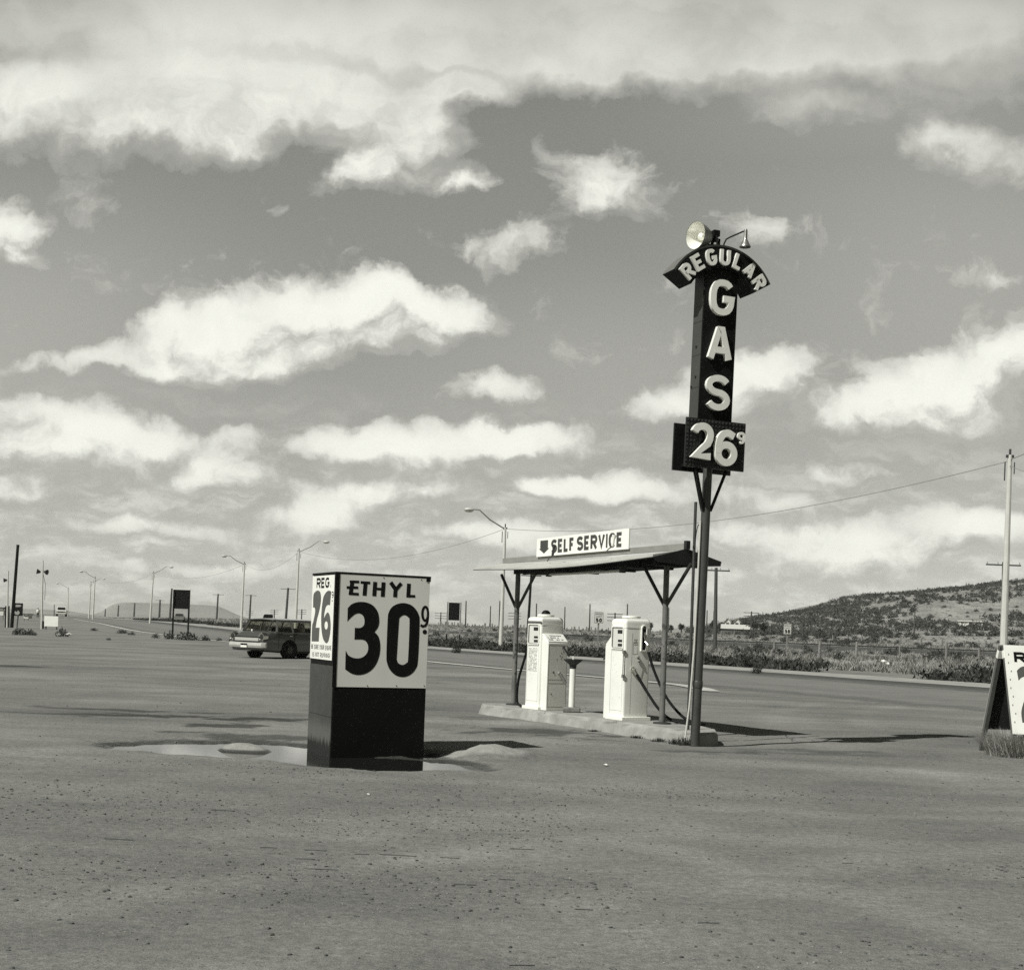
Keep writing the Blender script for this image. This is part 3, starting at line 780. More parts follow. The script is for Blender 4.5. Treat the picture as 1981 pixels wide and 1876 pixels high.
# ------------------------------------------------------------------ the pump island and its canopy
ISL_Z = .18
P1 = Vector((.070, 23.10)); P2 = Vector((2.228, 19.56))
TV = (P1 - P2).normalized(); NV = Vector((-TV.y, TV.x))
def isl(t, n): q = P2 + TV * t + NV * n; return q.x, q.y
def on_axis(x, y, n=0.0):
    """point of the vertical plane n metres beside the island's middle line seen at a point of the photograph -> (t, z)"""
    a, b = ray(x, y); A = P2 + NV * n
    s = (a * A.y - A.x) / (TV.x - a * TV.y); d = A.y + s * TV.y
    return s, EYE + b * d
def build_island():
    out = [(4.62, .10), (4.6, .36), (4.35, .50), (3.3, .42), (1.0, .42), (-.6, .46), (-1.5, .53), (-1.52, .36), (-1.40, .14), (-.95, -.2), (-.35, -.42), (4.0, -.42), (4.45, -.25)]
    top = []; N = len(out)
    dense = []
    for i in range(N):
        a, b = Vector(out[i]), Vector(out[(i + 1) % N]); k = max(1, int((b - a).length / .12))
        dense += [a + (b - a) * j / k for j in range(k)]
    c = Vector((1.5, 0)); bm = bmesh.new(); rings = []
    rnd = random.Random(5)
    for (grow, z, jit) in ((.07, -.12, .01), (.05, .0, .014), (.015, ISL_Z * .7, .010), (0.0, ISL_Z - .018, .010), (-.018, ISL_Z, .003)):
        ring = []
        for p in dense:
            cx = max(-.9, min(4.1, p.x)); d = (p - Vector((cx, 0.05))).normalized()
            g = grow * (1.0 if p.y > 0 else .4) + rnd.uniform(-jit, jit) * (2.2 if p.x < -.8 and z > 0 and z < ISL_Z else 1)
            q = p + d * g; x, y = isl(q.x, q.y); ring.append(bm.verts.new((x, y, z)))
        rings.append(ring)
    for a, b in zip(rings[:-1], rings[1:]):
        for i in range(len(a)): bm.faces.new((a[i], a[(i + 1) % len(a)], b[(i + 1) % len(a)], b[i]))
    bm.faces.new(rings[-1])
    bmesh.ops.recalc_face_normals(bm, faces=bm.faces)
    me = bpy.data.meshes.new('pump_island'); bm.to_mesh(me); bm.free(); me.materials.append(M_CONC)
    o = bpy.data.objects.new('pump_island', me); COL.objects.link(o)
    tag(o, 'chipped low concrete island the gas pumps stand on', 'pump island')
build_island()

def build_canopy():
    c = thing('canopy', 'shallow gabled roof on two pipe posts over the pump island', 'canopy', (P2.x, P2.y, ISL_Z), math.atan2(TV.y, TV.x))
    # local x runs along the island away from the camera, local y to the lane on the left
    def loc(t, n, z): return Vector((t, n, z - ISL_Z))
    s1, z1 = on_axis(974, 1090); s2, z2 = on_axis(1326, 1063)
    s2 -= .03
    def ridge(t): return z2 + (z1 - z2) * (t - s2) / (s1 - s2)
    e = .60; drop = .105; n = 14; V = []; F = []
    th = .032
    for i in range(n + 1):
        k = i / n; t = s2 + (s1 - s2) * k; r = ridge(t) - .035 * math.sin(math.pi * k); sag = .03 * math.sin(math.pi * min(1, k * 1.05)) ** 1.2
        for (y, z) in ((e, r - drop - sag), (.02, r), (-.02, r), (-e - .05, r - drop - .03)):
            V.append(loc(t, y, z))
    m = len(V)
    V += [p - Vector((0, 0, th)) for p in V]
    for i in range(n):
        for j in range(3):
            a = i * 4 + j
            F.append((a, a + 1, a + 5, a + 4)); F.append((m + a, m + a + 4, m + a + 5, m + a + 1))
        a = i * 4; F.append((a, a + 4, m + a + 4, m + a)); a = i * 4 + 3; F.append((a, m + a, m + a + 4, a + 4))
    for i in (0, n):
        for j in range(3):
            a = i * 4 + j; F.append((a, m + a, m + a + 1, a + 1) if i == 0 else (a, a + 1, m + a + 1, m + a))
    MB().add(V, F).build('roof', M_ROOFTOP, c)
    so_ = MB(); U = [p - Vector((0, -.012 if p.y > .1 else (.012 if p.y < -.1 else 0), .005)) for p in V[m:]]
    so_.add([Vector((p.x, p.y * .97, p.z)) for p in U], [(i * 4 + j, i * 4 + 4 + j, i * 4 + 5 + j, i * 4 + 1 + j) for i in range(n) for j in range(3)]); so_.build('soffit_shade', M_UNDER, c)  # near-black sheet paints in the shade under the roof
    es = MB(); es.tube([V[m + i * 4] - Vector((0, .006, .004)) for i in range(n + 1)], .009, 6); es.build('eave_strip', M_DARKMETAL, c)
    es = MB(); es.tube([V[m + n * 4 + j] - Vector((.01, 0, .004)) for j in range(4)], .009, 6); es.build('eave_strip', M_DARKMETAL, c)
    # boards of the near gable end and the beams below
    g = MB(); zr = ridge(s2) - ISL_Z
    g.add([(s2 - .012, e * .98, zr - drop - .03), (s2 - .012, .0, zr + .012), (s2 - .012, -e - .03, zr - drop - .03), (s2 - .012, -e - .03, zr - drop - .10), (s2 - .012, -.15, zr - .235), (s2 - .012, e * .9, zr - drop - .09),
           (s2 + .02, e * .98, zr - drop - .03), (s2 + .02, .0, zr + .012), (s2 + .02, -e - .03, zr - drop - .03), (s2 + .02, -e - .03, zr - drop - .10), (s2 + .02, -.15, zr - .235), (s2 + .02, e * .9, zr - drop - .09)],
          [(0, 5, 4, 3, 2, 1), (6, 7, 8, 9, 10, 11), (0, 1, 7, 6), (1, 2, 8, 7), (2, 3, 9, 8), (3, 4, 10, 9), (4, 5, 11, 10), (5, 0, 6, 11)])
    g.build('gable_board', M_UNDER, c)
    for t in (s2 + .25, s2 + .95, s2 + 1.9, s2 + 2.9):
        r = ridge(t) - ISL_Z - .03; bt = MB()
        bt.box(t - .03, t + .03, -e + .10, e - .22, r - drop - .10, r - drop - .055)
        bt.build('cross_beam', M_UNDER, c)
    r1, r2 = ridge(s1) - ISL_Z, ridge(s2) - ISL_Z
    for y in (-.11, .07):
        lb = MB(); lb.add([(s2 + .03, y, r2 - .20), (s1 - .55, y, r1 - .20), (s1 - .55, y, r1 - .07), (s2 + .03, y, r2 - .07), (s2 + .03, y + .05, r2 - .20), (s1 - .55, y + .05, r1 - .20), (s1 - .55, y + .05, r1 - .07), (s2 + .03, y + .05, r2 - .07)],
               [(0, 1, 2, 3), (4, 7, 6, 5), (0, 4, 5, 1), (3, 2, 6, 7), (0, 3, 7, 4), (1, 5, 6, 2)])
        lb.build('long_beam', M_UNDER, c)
    rb = MB()
    rb.add([(s2 - .02, .02, r2 + .0), (s1, .02, r1 + .0), (s1, .02, r1 + .09), (s2 - .02, .02, r2 + .09), (s2 - .02, -.02, r2), (s1, -.02, r1), (s1, -.02, r1 + .09), (s2 - .02, -.02, r2 + .09)],
           [(0, 1, 2, 3), (4, 7, 6, 5), (0, 4, 5, 1), (3, 2, 6, 7), (0, 3, 7, 4), (1, 5, 6, 2)])
    rb.build('ridge_board', mat('ridge_board_paint', .21, .7, var=.15, vscale=3, bump=.2, bscale=30), c)
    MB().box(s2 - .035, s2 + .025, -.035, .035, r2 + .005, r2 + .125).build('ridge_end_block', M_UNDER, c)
    for (t, lean) in ((0.0, 0.02), ((P1 - P2).length, .0)):
        r = ridge(t) - ISL_Z
        po = MB(); po.tube([(t, 0, 0), (t + lean * .5, 0, 1.2), (t + lean, 0, r - .12)], .043, 14); po.build('post', mat('post_paint', .14, .55, var=.4, vscale=3, bump=.2, bscale=30, spots=.16, spot_scale=6, spot_col=.05), c)
        fl = MB(); fl.lathe([(.0, .0), (.13, .0), (.13, .022), (.06, .03), (0, .03)], 18, Matrix.Translation((t, 0, 0))); fl.build('base_flange', M_DARKMETAL, c)
        for sg in (-1, 1):
            br = MB(); br.tube([(t + lean, 0, r - .82), (t + sg * .56 + lean, 0, r - .2)], .026, 8); br.build('brace', M_DARKMETAL, c)
    # tube light under the roof
    ta, za = on_axis(1063, 1107); tb, zb = on_axis(1203, 1099)
    za -= ISL_Z + .035; zb -= ISL_Z + .035
    tl = MB(); tl.tube([(ta, 0, za), (tb, 0, zb)], .025, 10); lt = tl.build('tube_light', M_TUBE, c)
    for (t, z) in ((ta + .02, za), (tb - .02, zb)):
        en = MB(); en.box(t - .03, t + .03, -.04, .04, z - .035, z + .075)
        en.build('tube_holder', M_DARKMETAL, lt)
    # the painted board on the ridge
    f = []
    for px in ((1043, 1043), (1043, 1077.5), (1222.5, 1022), (1221.5, 1062)): f.append(on_axis(*px))
    tl_, bl_, tr_, br_ = f
    s = thing('self_service_sign', 'long white board reading self service with a down arrow on the canopy ridge', 'sign', isl(br_[0], 0) + (br_[1],), math.atan2(TV.y, TV.x))
    L = bl_[0] - br_[0]; dz = bl_[1] - br_[1]; H1 = tl_[1] - bl_[1]; H2 = tr_[1] - br_[1]
    b = MB(); y0, y1 = .035, .055
    V = [(0, y1, 0), (L, y1, dz), (L, y1, dz + H1), (0, y1, H2), (0, y0, 0), (L, y0, dz), (L, y0, dz + H1), (0, y0, H2)]
    b.add(V, [(0, 3, 2, 1), (4, 5, 6, 7), (0, 1, 5, 4), (3, 7, 6, 2), (0, 4, 7, 3), (1, 2, 6, 5)])
    bd = b.build('board', M_WHITEP, s)
    up = Vector((0, 0, 1)); ux = Vector((-L, 0, -dz)).normalized()
    M = frame((L, y1 + .001, dz), ux, up - ux * ux.z)
    T = MB(); Lr = math.hypot(L, dz); H = (H1 + H2) / 2
    add_text(T, 'SELF', M, .165 * Lr + .02, .435 * Lr, H * .13, H * .73, .054, .002, .12)
    add_text(T, 'SERVICE', M, .462 * Lr, .94 * Lr, H * .13, H * .75, .054, .002, .12)
    ar = [(.045 * Lr, H * .86), (.135 * Lr, H * .86), (.135 * Lr, H * .42), (.15 * Lr, H * .42), (.09 * Lr, H * .15), (.03 * Lr, H * .42), (.045 * Lr, H * .42)]
    T.prism([ar], .002, M); T.build('lettering', mat('sign_red_as_grey', .055, .5, var=.2, vscale=6), bd)
    # two swan-neck lamps that light the board from the lane side
    for px, light in (((1071, 1074), 0), ((1187, 1056), 1)):
        t0, z0 = on_axis(px[0], px[1], .42)
        x = t0 - br_[0]; zz = z0 - br_[1]
        l = MB(); l.tube([(x + .36, .30, zz - .075), (x + .2, .38, zz - .045), (x + .02, .44, zz - .01), (x, .44, zz + .015)], .009, 8)
        la = l.build('lamp_arm', M_DARKMETAL, s)
        d = Vector((-.10, -.10, 1)).normalized(); q = Vector((0, 0, 1)).rotation_difference(d).to_matrix().to_4x4()
        h = MB(); h.lathe([(.0, -.02), (.02, 0), (.022, .05), (.018, .09), (.034, .15), (.036, .165), (.0, .16)], 14, Matrix.Translation((x, .44, zz + .0)) @ q)
        h.build('lamp_bulb', M_WHITE if light else M_DARKMETAL, la)
    return c
build_canopy()

# ------------------------------------------------------------------ gas pumps
def scrawl(mb, M, x0, x1, y0, y1, rows, seed, size=.012):
    """rows of small worn marks, too small to read"""
    rnd = random.Random(seed)
    for r in range(rows):
        y = y1 - (y1 - y0) * (r + .5) / rows; x = x0 + rnd.uniform(0, .01)
        while x < x1 - size:
            w = rnd.uniform(.4, 1.1) * size
            if rnd.random() > .18:
                h = min((y1 - y0) / rows * .6, size) * rnd.uniform(.5, 1)
                mb.prism([[(x, y - h / 2), (x + w * .7, y - h / 2 + rnd.uniform(-.002, .002)), (x + w * .7, y + h / 2), (x, y + h / 2 + rnd.uniform(-.002, .002))]], .0012, M)
            x += w
def round_rect(x0, x1, y0, y1, r, n=5):
    out = []
    for cx, cy, a in ((x1 - r, y1 - r, 0), (x0 + r, y1 - r, 90), (x0 + r, y0 + r, 180), (x1 - r, y0 + r, 270)):
        out += [(cx + r * math.cos(R(a + 90 * k / n)), cy + r * math.sin(R(a + 90 * k / n))) for k in range(n + 1)]
    return out
def build_pump(label, loc, rotz, kind):
    p = thing('gas_pump', label, 'gas pump', loc, rotz, 'self service gas pumps')
    bx, by, H = .19, .235, 1.45
    MB().box(-bx - .03, bx + .03, -by - .03, by + .03, 0, .055).build('plinth', M_WHITE, p, .006)
    # casing: rounded corner section carried up and rolled over at the top
    prof = [(0.0, .055), (0.0, H), (.002, H + .025), (.010, H + .045), (.026, H + .058), (.06, H + .064)]
    V = []; F = []; k = None
    for inset, z in prof:
        rr = round_rect(-bx + inset, bx - inset, -by + inset, by - inset, .036); k = len(rr); V += [(x, y, z) for x, y in rr]
    for i in range(len(prof) - 1):
        for j in range(k): F.append((i * k + j, i * k + (j + 1) % k, (i + 1) * k + (j + 1) % k, (i + 1) * k + j))
    mb = MB(); mb.add(V, F, True); mb.add(V[-k:], [tuple(range(k))], True)
    casing = mb.build('casing', M_WHITE, p, sharp=50)
    rib = MB(); rr = round_rect(-bx - .003, bx + .003, -by - .003, by + .003, .038); k = len(rr)
    rib.add([(x, y, H - .075) for x, y in rr] + [(x, y, H - .055) for x, y in rr], [(j, (j + 1) % k, k + (j + 1) % k, k + j) for j in range(k)] + [tuple(reversed(range(k))), tuple(range(k, 2 * k))], False)
    rib.build('trim_band', M_WHITE, p)
    cap = MB(); cap.lathe([(0, H + .075), (.135, H + .075), (.14, H + .082), (.14, H + .105), (.128, H + .113), (0, H + .113)], 26); cap.build('top_disc', M_WHITE, p)
    if kind == 1:
        d = MB(); d.lathe([(.075, H + .11), (.073, H + .135), (.055, H + .165), (.025, H + .18), (0, H + .182)], 18, Matrix.Translation((0.0, .0, 0))); d.build('dome_lamp', M_BLACK, p)
        bd = MB(); bd.box(-bx + .0, bx - .03, by + .0, by + .006, H - .045, H - .005); bd.build('header_strip', mat('header_brown', .10, .5), p)
    # computer window on both lane sides
    for sg in (-1, 1):
        M = frame((0, sg * by, 0), (-sg, 0, 0), (0, 0, 1))
        fr = MB(); fr.prism([round_rect(-.153, .153, 1.055, 1.40, .03), round_rect(-.138, .138, 1.07, 1.385, .025)], .014, M); fo = fr.build('window_frame', M_WHITE, p)
        dk = MB(); dk.prism([round_rect(-.138, .138, 1.07, 1.385, .025)], .002, M); dk.build('painted_window_shade', mat('recess_shade_dark', .10, .4), fo)  # dark backing paints the recess shadow round the dial plate
        pl = MB(); pl.prism([[(-.112, 1.08), (.13, 1.08), (.13, 1.365), (-.112, 1.365)]], .006, M); dp = pl.build('dial_plate', M_DIAL, fo)
        for z0, z1, x0 in ((1.29, 1.345, .0), (1.165, 1.20, .015), (1.10, 1.14, .015)):
            w = MB(); w.prism([[(x0, z0), (.12, z0), (.12, z1), (x0, z1)]], .009, M); w.build('dial_window', M_DIGIT, dp)
        sc = MB(); scrawl(sc, M, -.09, -.02, 1.10, 1.28, 4, 5 + sg, .012); sc.build('dial_marks', mat('faded_marks', .3, .6), dp)
    # lower doors: seams and chips
    sm = MB()
    for sg in (-1, 1):
        M = frame((0, sg * by, 0), (-sg, 0, 0), (0, 0, 1))
        for zz in (.14, 1.03):
            sm.prism([[(-.145, zz), (.145, zz), (.145, zz + .004), (-.145, zz + .004)]], .0012, M)
        for xx in (-.15, .146): sm.prism([[(xx, .10), (xx + .004, .10), (xx + .004, 1.42), (xx, 1.42)]], .0012, M)
        rnd = random.Random(11 + kind + sg)
        for _ in range(12):
            x, z = rnd.uniform(-.12, .12), rnd.uniform(.3, .93); s = rnd.uniform(.003, .007)
            sm.prism([[(x, z), (x + s, z + .002), (x + s * .8, z + s * 2.5), (x - .001, z + s * 2)]], .0012, M)
    Mx = frame((bx, 0, 0), (0, 1, 0), (0, 0, 1))
    sm.prism([[(-.11, .10), (-.106, .10), (-.106, 1.3), (-.11, 1.3)]], .0012, Mx)
    sm.build('seam', mat('seam_grey', .28, .7), casing)
    if kind == 1:
        tx = MB(); M = frame((0, by, 0), (-1, 0, 0), (0, 0, 1)); scrawl(tx, M, -.13, .12, .62, 1.01, 18, 4, .02); tx.build('instructions', mat('worn_print', .16, .6), p)
    # cash console on the end that faces the other pump
    cx0, cx1, cy = -bx - .165, -bx + .002, .205
    c = MB(); c.add([(cx0, -cy, .0), (cx1, -cy, .0), (cx1, cy, .0), (cx0, cy, .0), (cx0, -cy, 1.10), (cx1, -cy, 1.25), (cx1, cy, 1.25), (cx0, cy, 1.10)],
                    [(0, 3, 2, 1), (4, 5, 6, 7), (0, 1, 5, 4), (1, 2, 6, 5), (2, 3, 7, 6), (3, 0, 4, 7)])
    con = c.build('cash_console', M_WHITE, p, .01)
    Mc = frame((cx0, 0, 0), (0, -1, 0), (0, 0, 1))
    q = MB()
    for z in (.06, .44, .50, 1.06): q.prism([[(-.19, z), (.19, z), (.19, z + .005), (-.19, z + .005)]], .0015, Mc)
    for x in (-.19, .185): q.prism([[(x, .06), (x + .005, .06), (x + .005, 1.06), (x, 1.06)]], .0015, Mc)
    q.prism([arc(-.11, .27, .012, .012, 0, 340, 10)], .003, Mc); q.prism([arc(-.08, .62, .018, .018, 0, 340, 10)], .004, Mc)
    rnd = random.Random(2)
    for _ in range(8):
        x, z = rnd.uniform(-.03, .14), rnd.uniform(.8, 1.0); q.prism([[(x, z), (x + .012, z + .004), (x + .008, z + .03), (x - .004, z + .02)]], .0015, Mc)
    q.build('console_marks', mat('console_seam', .12, .6), con)
    sl_ = MB(); ns = Vector((-.15, 0, .165)).normalized(); ux = Vector((0, -1, 0)); uy = ns.cross(ux)
    Ms = frame((cx0 + .02, 0, 1.12), ux, uy); sl_.prism([[(-.20, -.01), (.20, -.01), (.20, .17), (-.20, .17)]], .012, Ms, True); sp = sl_.build('slant_plate', M_WHITE, con)
    tx = MB(); scrawl(tx, Ms @ Matrix.Translation((0, 0, .012)), -.17, .17, .01, .15, 3, 9, .035); tx.build('plate_marks', M_INK, sp)
    hw = MB(); hw.tube([(cx0 - .03, -.10, 1.03), (cx0 - .06, -.19, .88)], .013, 8); hw.tube([(cx0, -.10, 1.04), (cx0 - .035, -.10, 1.04)], .016, 8); hw.build('lever', M_DARKMETAL, con)
    hw = MB(); hw.tube([(cx0 - .03, -.04, .60), (cx0 - .05, -.14, .45)], .024, 10); hw.tube([(cx0, -.03, .61), (cx0 - .04, -.03, .61)], .02, 8); hw.build('crank', M_BOWLBACK, con)
    # nozzle end
    bo = MB(); bo.prism([[(.10 + x, z) for x, z in ([(-.055, 1.04), (.055, 1.04), (.055, 1.37)] + arc(0, 1.37, .055, .06, 0, 180, 10)[1:])],
                         [(.10 + x, z) for x, z in ([(-.038, 1.055), (.038, 1.055), (.038, 1.37)] + arc(0, 1.37, .038, .045, 0, 180, 10)[1:])]], .022, Mx); boot = bo.build('nozzle_boot', M_WHITE, p)
    bi = MB(); bi.prism([[(.10 + x, z) for x, z in ([(-.038, 1.055), (.038, 1.055), (.038, 1.37)] + arc(0, 1.37, .038, .045, 0, 180, 10)[1:])]], .003, Mx); bi.build('boot_recess', M_BLACK, boot)
    nz = MB(); nz.tube([(bx + .015, .10, 1.32), (bx + .03, .10, 1.25), (bx + .055, .105, 1.19), (bx + .07, .115, 1.13), (bx + .07, .12, 1.05)], [.012, .014, .018, .022, .018], 10)
    nz.tube([(bx + .06, .085, 1.18), (bx + .11, .10, 1.14), (bx + .10, .115, 1.07)], .007, 6); nz.build('nozzle', M_CHROME, p)
    ft = MB(); ft.lathe([(.0, 0), (.04, 0), (.04, .02), (.026, .03), (.026, .07), (.0, .07)], 14, Matrix.Translation((bx, -.085, .76)) @ Matrix.Rotation(R(90), 4, 'Y')); ft.tube([(bx + .05, -.085, .76), (bx + .09, -.07, .69)], .02, 8)
    ft.build('hose_fitting', M_CHROME, p)
    pts = [(bx + .09, -.07, .69), (.42, .02, .45), (.60, .12, .20), (.78, .22, .055), (1.0, .31, .025), (1.15, .40, .022), (1.17, .52, .022), (1.0, .52, .022), (.78, .43, .10), (.55, .30, .36), (.37, .19, .74), (bx + .09, .13, 1.03)]
    if kind == 1: pts = [(bx + .09, -.07, .69), (bx + .17, -.05, .52), (bx + .205, -.02, .32), (bx + .18, .01, .14), (bx + .16, .05, .04), (bx + .24, .10, .022), (bx + .33, .14, .10), (bx + .30, .15, .45), (bx + .18, .14, .78), (bx + .09, .13, 1.03)]
    P = [Vector(a) for a in pts]; sm_ = []
    for i in range(len(P) - 1):
        p0, p1, p2, p3 = P[max(i - 1, 0)], P[i], P[i + 1], P[min(i + 2, len(P) - 1)]
        for k in range(6):
            t = k / 6; sm_.append(.5 * ((2 * p1) + (p2 - p0) * t + (2 * p0 - 5 * p1 + 4 * p2 - p3) * t * t + (3 * p1 - p0 - 3 * p2 + p3) * t ** 3))
    sm_.append(P[-1])
    ho = MB(); ho.tube(sm_, .021, 10); ho.build('hose', M_RUBBER, p)
    rod = MB(); rod.tube([(bx - .005, -by - .022, .66), (bx - .005, -by - .022, 1.02)], .008, 8)
    for z in (.66, 1.02): rod.box(bx - .022, bx + .010, -by - .035, -by + .01, z - .025, z + .025)
    rod.build('hose_rod', M_BOWLBACK, p)
    no = MB(); no.prism([[(-.09, .99), (.0, .99), (.0, 1.17), (-.09, 1.17)], [(-.086, .994), (-.004, .994), (-.004, 1.166), (-.086, 1.166)]], .0015, Mx); scrawl(no, Mx, -.08, -.005, 1.12, 1.22, 4, 3, .016)
    no.build('notice_marks', mat('faint_print', .25, .6), p)
    hk = MB()
    for (y, z) in ((-.0, .95), (.02, .89)): hk.lathe([(0, 0), (.022, 0), (.024, .02), (.014, .03), (0, .034)], 12, Matrix.Translation((bx, y, z)) @ Matrix.Rotation(R(90), 4, 'Y'))
    hk.tube([(bx + .02, .02, .89), (bx + .02, -.01, .78), (bx + .02, -.03, .70)], .003, 5); hk.build('padlock', M_BOWLBACK, p)
    return p
x, y = isl(.79, .035)
build_pump('white gas pump beside the tall sign pole with hose and nozzle on its near end', (x, y, ISL_Z), math.atan2(-TV.y, -TV.x), 2)
build_pump('white gas pump with black dome and printed instructions beside the dish stand', (.55, 22.17, ISL_Z), R(126.5), 1)

def build_stand():
    x, y = isl(2.36, .0)
    s = thing('dish_stand', 'short white post carrying a shallow dish between the two gas pumps', 'stand', (x, y, ISL_Z))
    b = MB(); b.box(-.14, .14, -.10, .10, 0, .085); b.build('base_block', M_STONE, s, .02)
    MB().tube([(0, 0, .085), (0, 0, .78)], .05, 16).build('column', M_WHITE, s)
    MB().lathe([(0, .70), (.052, .70), (.06, .76), (.15, .835), (.155, .85), (.14, .845), (.05, .80), (0, .79)], 24).build('dish', M_DARKMETAL, s)
    MB().tube([(0, 0, .79), (0, 0, .90)], .011, 8).build('stem', M_WHITE, s)
build_stand()

# ------------------------------------------------------------------ tall gas sign
def build_gas_sign():
    bx, by = 2.487, 17.89
    s = thing('gas_sign', 'tall black pole sign with arched regular header, gas letters and price board', 'sign', (bx, by, 0), math.atan2(.37, .93)); s.rotation_euler[1] = .0115
    MB().tube([(0, 0, -.1), (0, 0, 4.35)], .062, 20).build('pole', M_POLE, s)
    co = MB(); co.lathe([(.065, .78), (.069, .79), (.069, .87), (.065, .88)], 20); co.build('pole_sleeve', M_POLE, s)
    w, d = .255, .13
    colm = MB(); colm.box(-w, w, -d, d, 4.32, 6.42); cb = colm.build('cabinet', M_BLACK, s, .006)
    sd = MB(); sd.box(-w - .003, -w, -d + .012, d - .012, 4.34, 6.3); sd.build('lit_side_panel', M_LITSIDE, cb)  # grey sheet paints the sunlit left side of the dark cabinet
    for z in (4.75, 5.18, 5.62, 5.82): MB().box(-w - .006, -w - .003, -d + .02, d - .02, z, z + .008).build('sheet_seam', M_DARKMETAL, cb)
    for z, y in ((5.3, .0), (4.78, .08), (4.9, -.02)): MB().tube([(-w - .02, y, z), (-w, y, z)], .016, 8).build('bolt', M_DARKMETAL, cb)
    for z in (5.9, 5.02): MB().tube([(w, 0, z), (w + .03, 0, z)], .01, 6).build('bolt', M_DARKMETAL, cb)
    # arched header
    Rr, cz, th, dd = .846, 5.79, .30, .165
    prof = arc(0, cz, Rr, Rr, 31, 149, 36) + arc(0, cz, Rr - th, Rr - th, 149, 31, 36)
    M = frame((0, dd, 0), (1, 0, 0), (0, 0, 1))
    ah = MB(); ah.prism([prof], 2 * dd, M, True); ar = ah.build('arched_header', M_BLACK, s)
    lip = MB(); Mf = frame((0, -dd, 0), (1, 0, 0), (0, 0, 1))
    lip.prism([arc(0, cz, Rr + .006, Rr + .006, 31, 149, 36) + arc(0, cz, Rr - .02, Rr - .02, 149, 31, 36)], .004, Mf, True)
    lip.build('header_lip', M_DARKMETAL, ar)
    tp = MB(); n = 18; V = []
    for i in range(n + 1):
        q = R(90 + 59 * i / n); 
        for y in (-dd + .015, dd - .015): V.append(((Rr + .003) * math.cos(q), y, cz + (Rr + .003) * math.sin(q)))
    tp.add(V, [(2 * i, 2 * i + 1, 2 * i + 3, 2 * i + 2) for i in range(n)]); tp.build('lit_header_sheet', mat('lit_header_grey', .13, .6, var=.15), ar)  # paler sheet paints sunlight on the upper left of the arch
    for ch, ang in zip('REGULAR', (-51.5, -34.5, -17, 0.5, 17.5, 34, 51.5)):
        q = R(90 - ang); H, W = .215, .155
        if ch == 'L': W = .135
        ctr = Vector((.69 * math.cos(q), -dd - .001, cz + .69 * math.sin(q)))
        yv = Vector((math.cos(q), 0, math.sin(q))); xv = Vector((math.sin(q), 0, -math.cos(q)))
        L = MB(); add_glyph(L, ch, frame(ctr - xv * W / 2 - yv * H / 2, xv, yv), W, H, .046, .035)
        L.build('letter', M_LETTER, s, .007)
    for ch, zc in zip('GAS', (5.95, 5.33, 4.69)):
        H, W = .47, .36
        L = MB(); add_glyph(L, ch, frame((-W / 2 + .0, -d - .001, zc - H / 2), (1, 0, 0), (0, 0, 1)), W, H, .084, .055)
        L.build('letter', M_LETTER, s, .012)
    # price boards: knobbly black panels front and back
    for yb, x0, x1, z0, z1 in ((-.235, -.48, .41, 3.675, 4.315), (.20, -.42, .47, 3.67, 4.30)):
        p = MB(); p.box(x0, x1, yb, yb + .03, z0, z1)
        sgn = -1 if yb < 0 else 1; yy = yb if yb < 0 else yb + .03
        nx, nz = 17, 12
        for i in range(nx):
            for j in range(nz):
                cx = x0 + (x1 - x0) * (i + .5) / nx; czz = z0 + (z1 - z0) * (j + .5) / nz; r = .019
                p.add([(cx - r, yy, czz - r), (cx + r, yy, czz - r), (cx + r, yy, czz + r), (cx - r, yy, czz + r), (cx, yy + sgn * .022, czz)],
                      [(0, 1, 4), (1, 2, 4), (2, 3, 4), (3, 0, 4)] if sgn < 0 else [(1, 0, 4), (2, 1, 4), (3, 2, 4), (0, 3, 4)])
        p.build('price_board', mat('price_board_paint', .010, .35, var=.3, vscale=9, spec=.45), s)
    for ch, x0, zc, H, W, sw in (('2', -.44, 4.01, .48, .325, .092), ('6', -.08, 3.955, .48, .33, .092), ('9', .262, 4.11, .16, .12, .034)):
        L = MB(); add_glyph(L, ch, frame((x0, -.262, zc - H / 2), (1, 0, 0), (0, 0, 1)), W, H, sw, .06 if H > .3 else .03)
        L.build('digit', M_LETTER, s, .010 if H > .3 else .004)
    st = MB(); st.box(-.3, .3, -.205, -.13, 4.22, 4.26); st.box(-.3, .3, -.205, -.1, 3.72, 3.76); st.box(-.3, .3, .1, .2, 3.72, 3.76); st.box(-.04, .04, -.2, .2, 3.70, 4.28); st.build('board_bracket', M_BLACK, s)
    for x, y in ((-.24, -.1), (.23, -.1), (-.09, .2)):
        b = MB(); b.tube([(x * .22, y * .3, 3.14), (x, y, 3.70)], .022, 8); b.build('brace', M_BLACK, s)
    # conduit beside the pole
    c = MB(); c.tube([(-.16, -.02, .12), (-.125, -.03, .55), (-.095, -.03, 1.3), (-.088, -.03, 2.2), (-.085, -.02, 3.0)], .013, 8); c.build('conduit', M_ALU, s)
    # floodlight and swan-neck lamp on top
    ax = Matrix.Rotation(-math.atan2(.37, .93), 3, 'Z') @ Vector((-.80, -.58, -.05)).normalized()
    q = Vector((0, 0, 1)).rotation_difference(ax).to_matrix().to_4x4()
    Mb = Matrix.Translation((-.345, 0.0, 6.765)) @ q @ Matrix.Scale(.95, 4)
    o = MB(); o.lathe([(.0, -.27), (.04, -.268), (.085, -.24), (.13, -.18), (.165, -.10), (.183, -.02), (.19, .0), (.194, .006), (.19, .012)], 36, Mb, True, False); fl = o.build('floodlight', M_BOWLBACK, s, sharp=80)
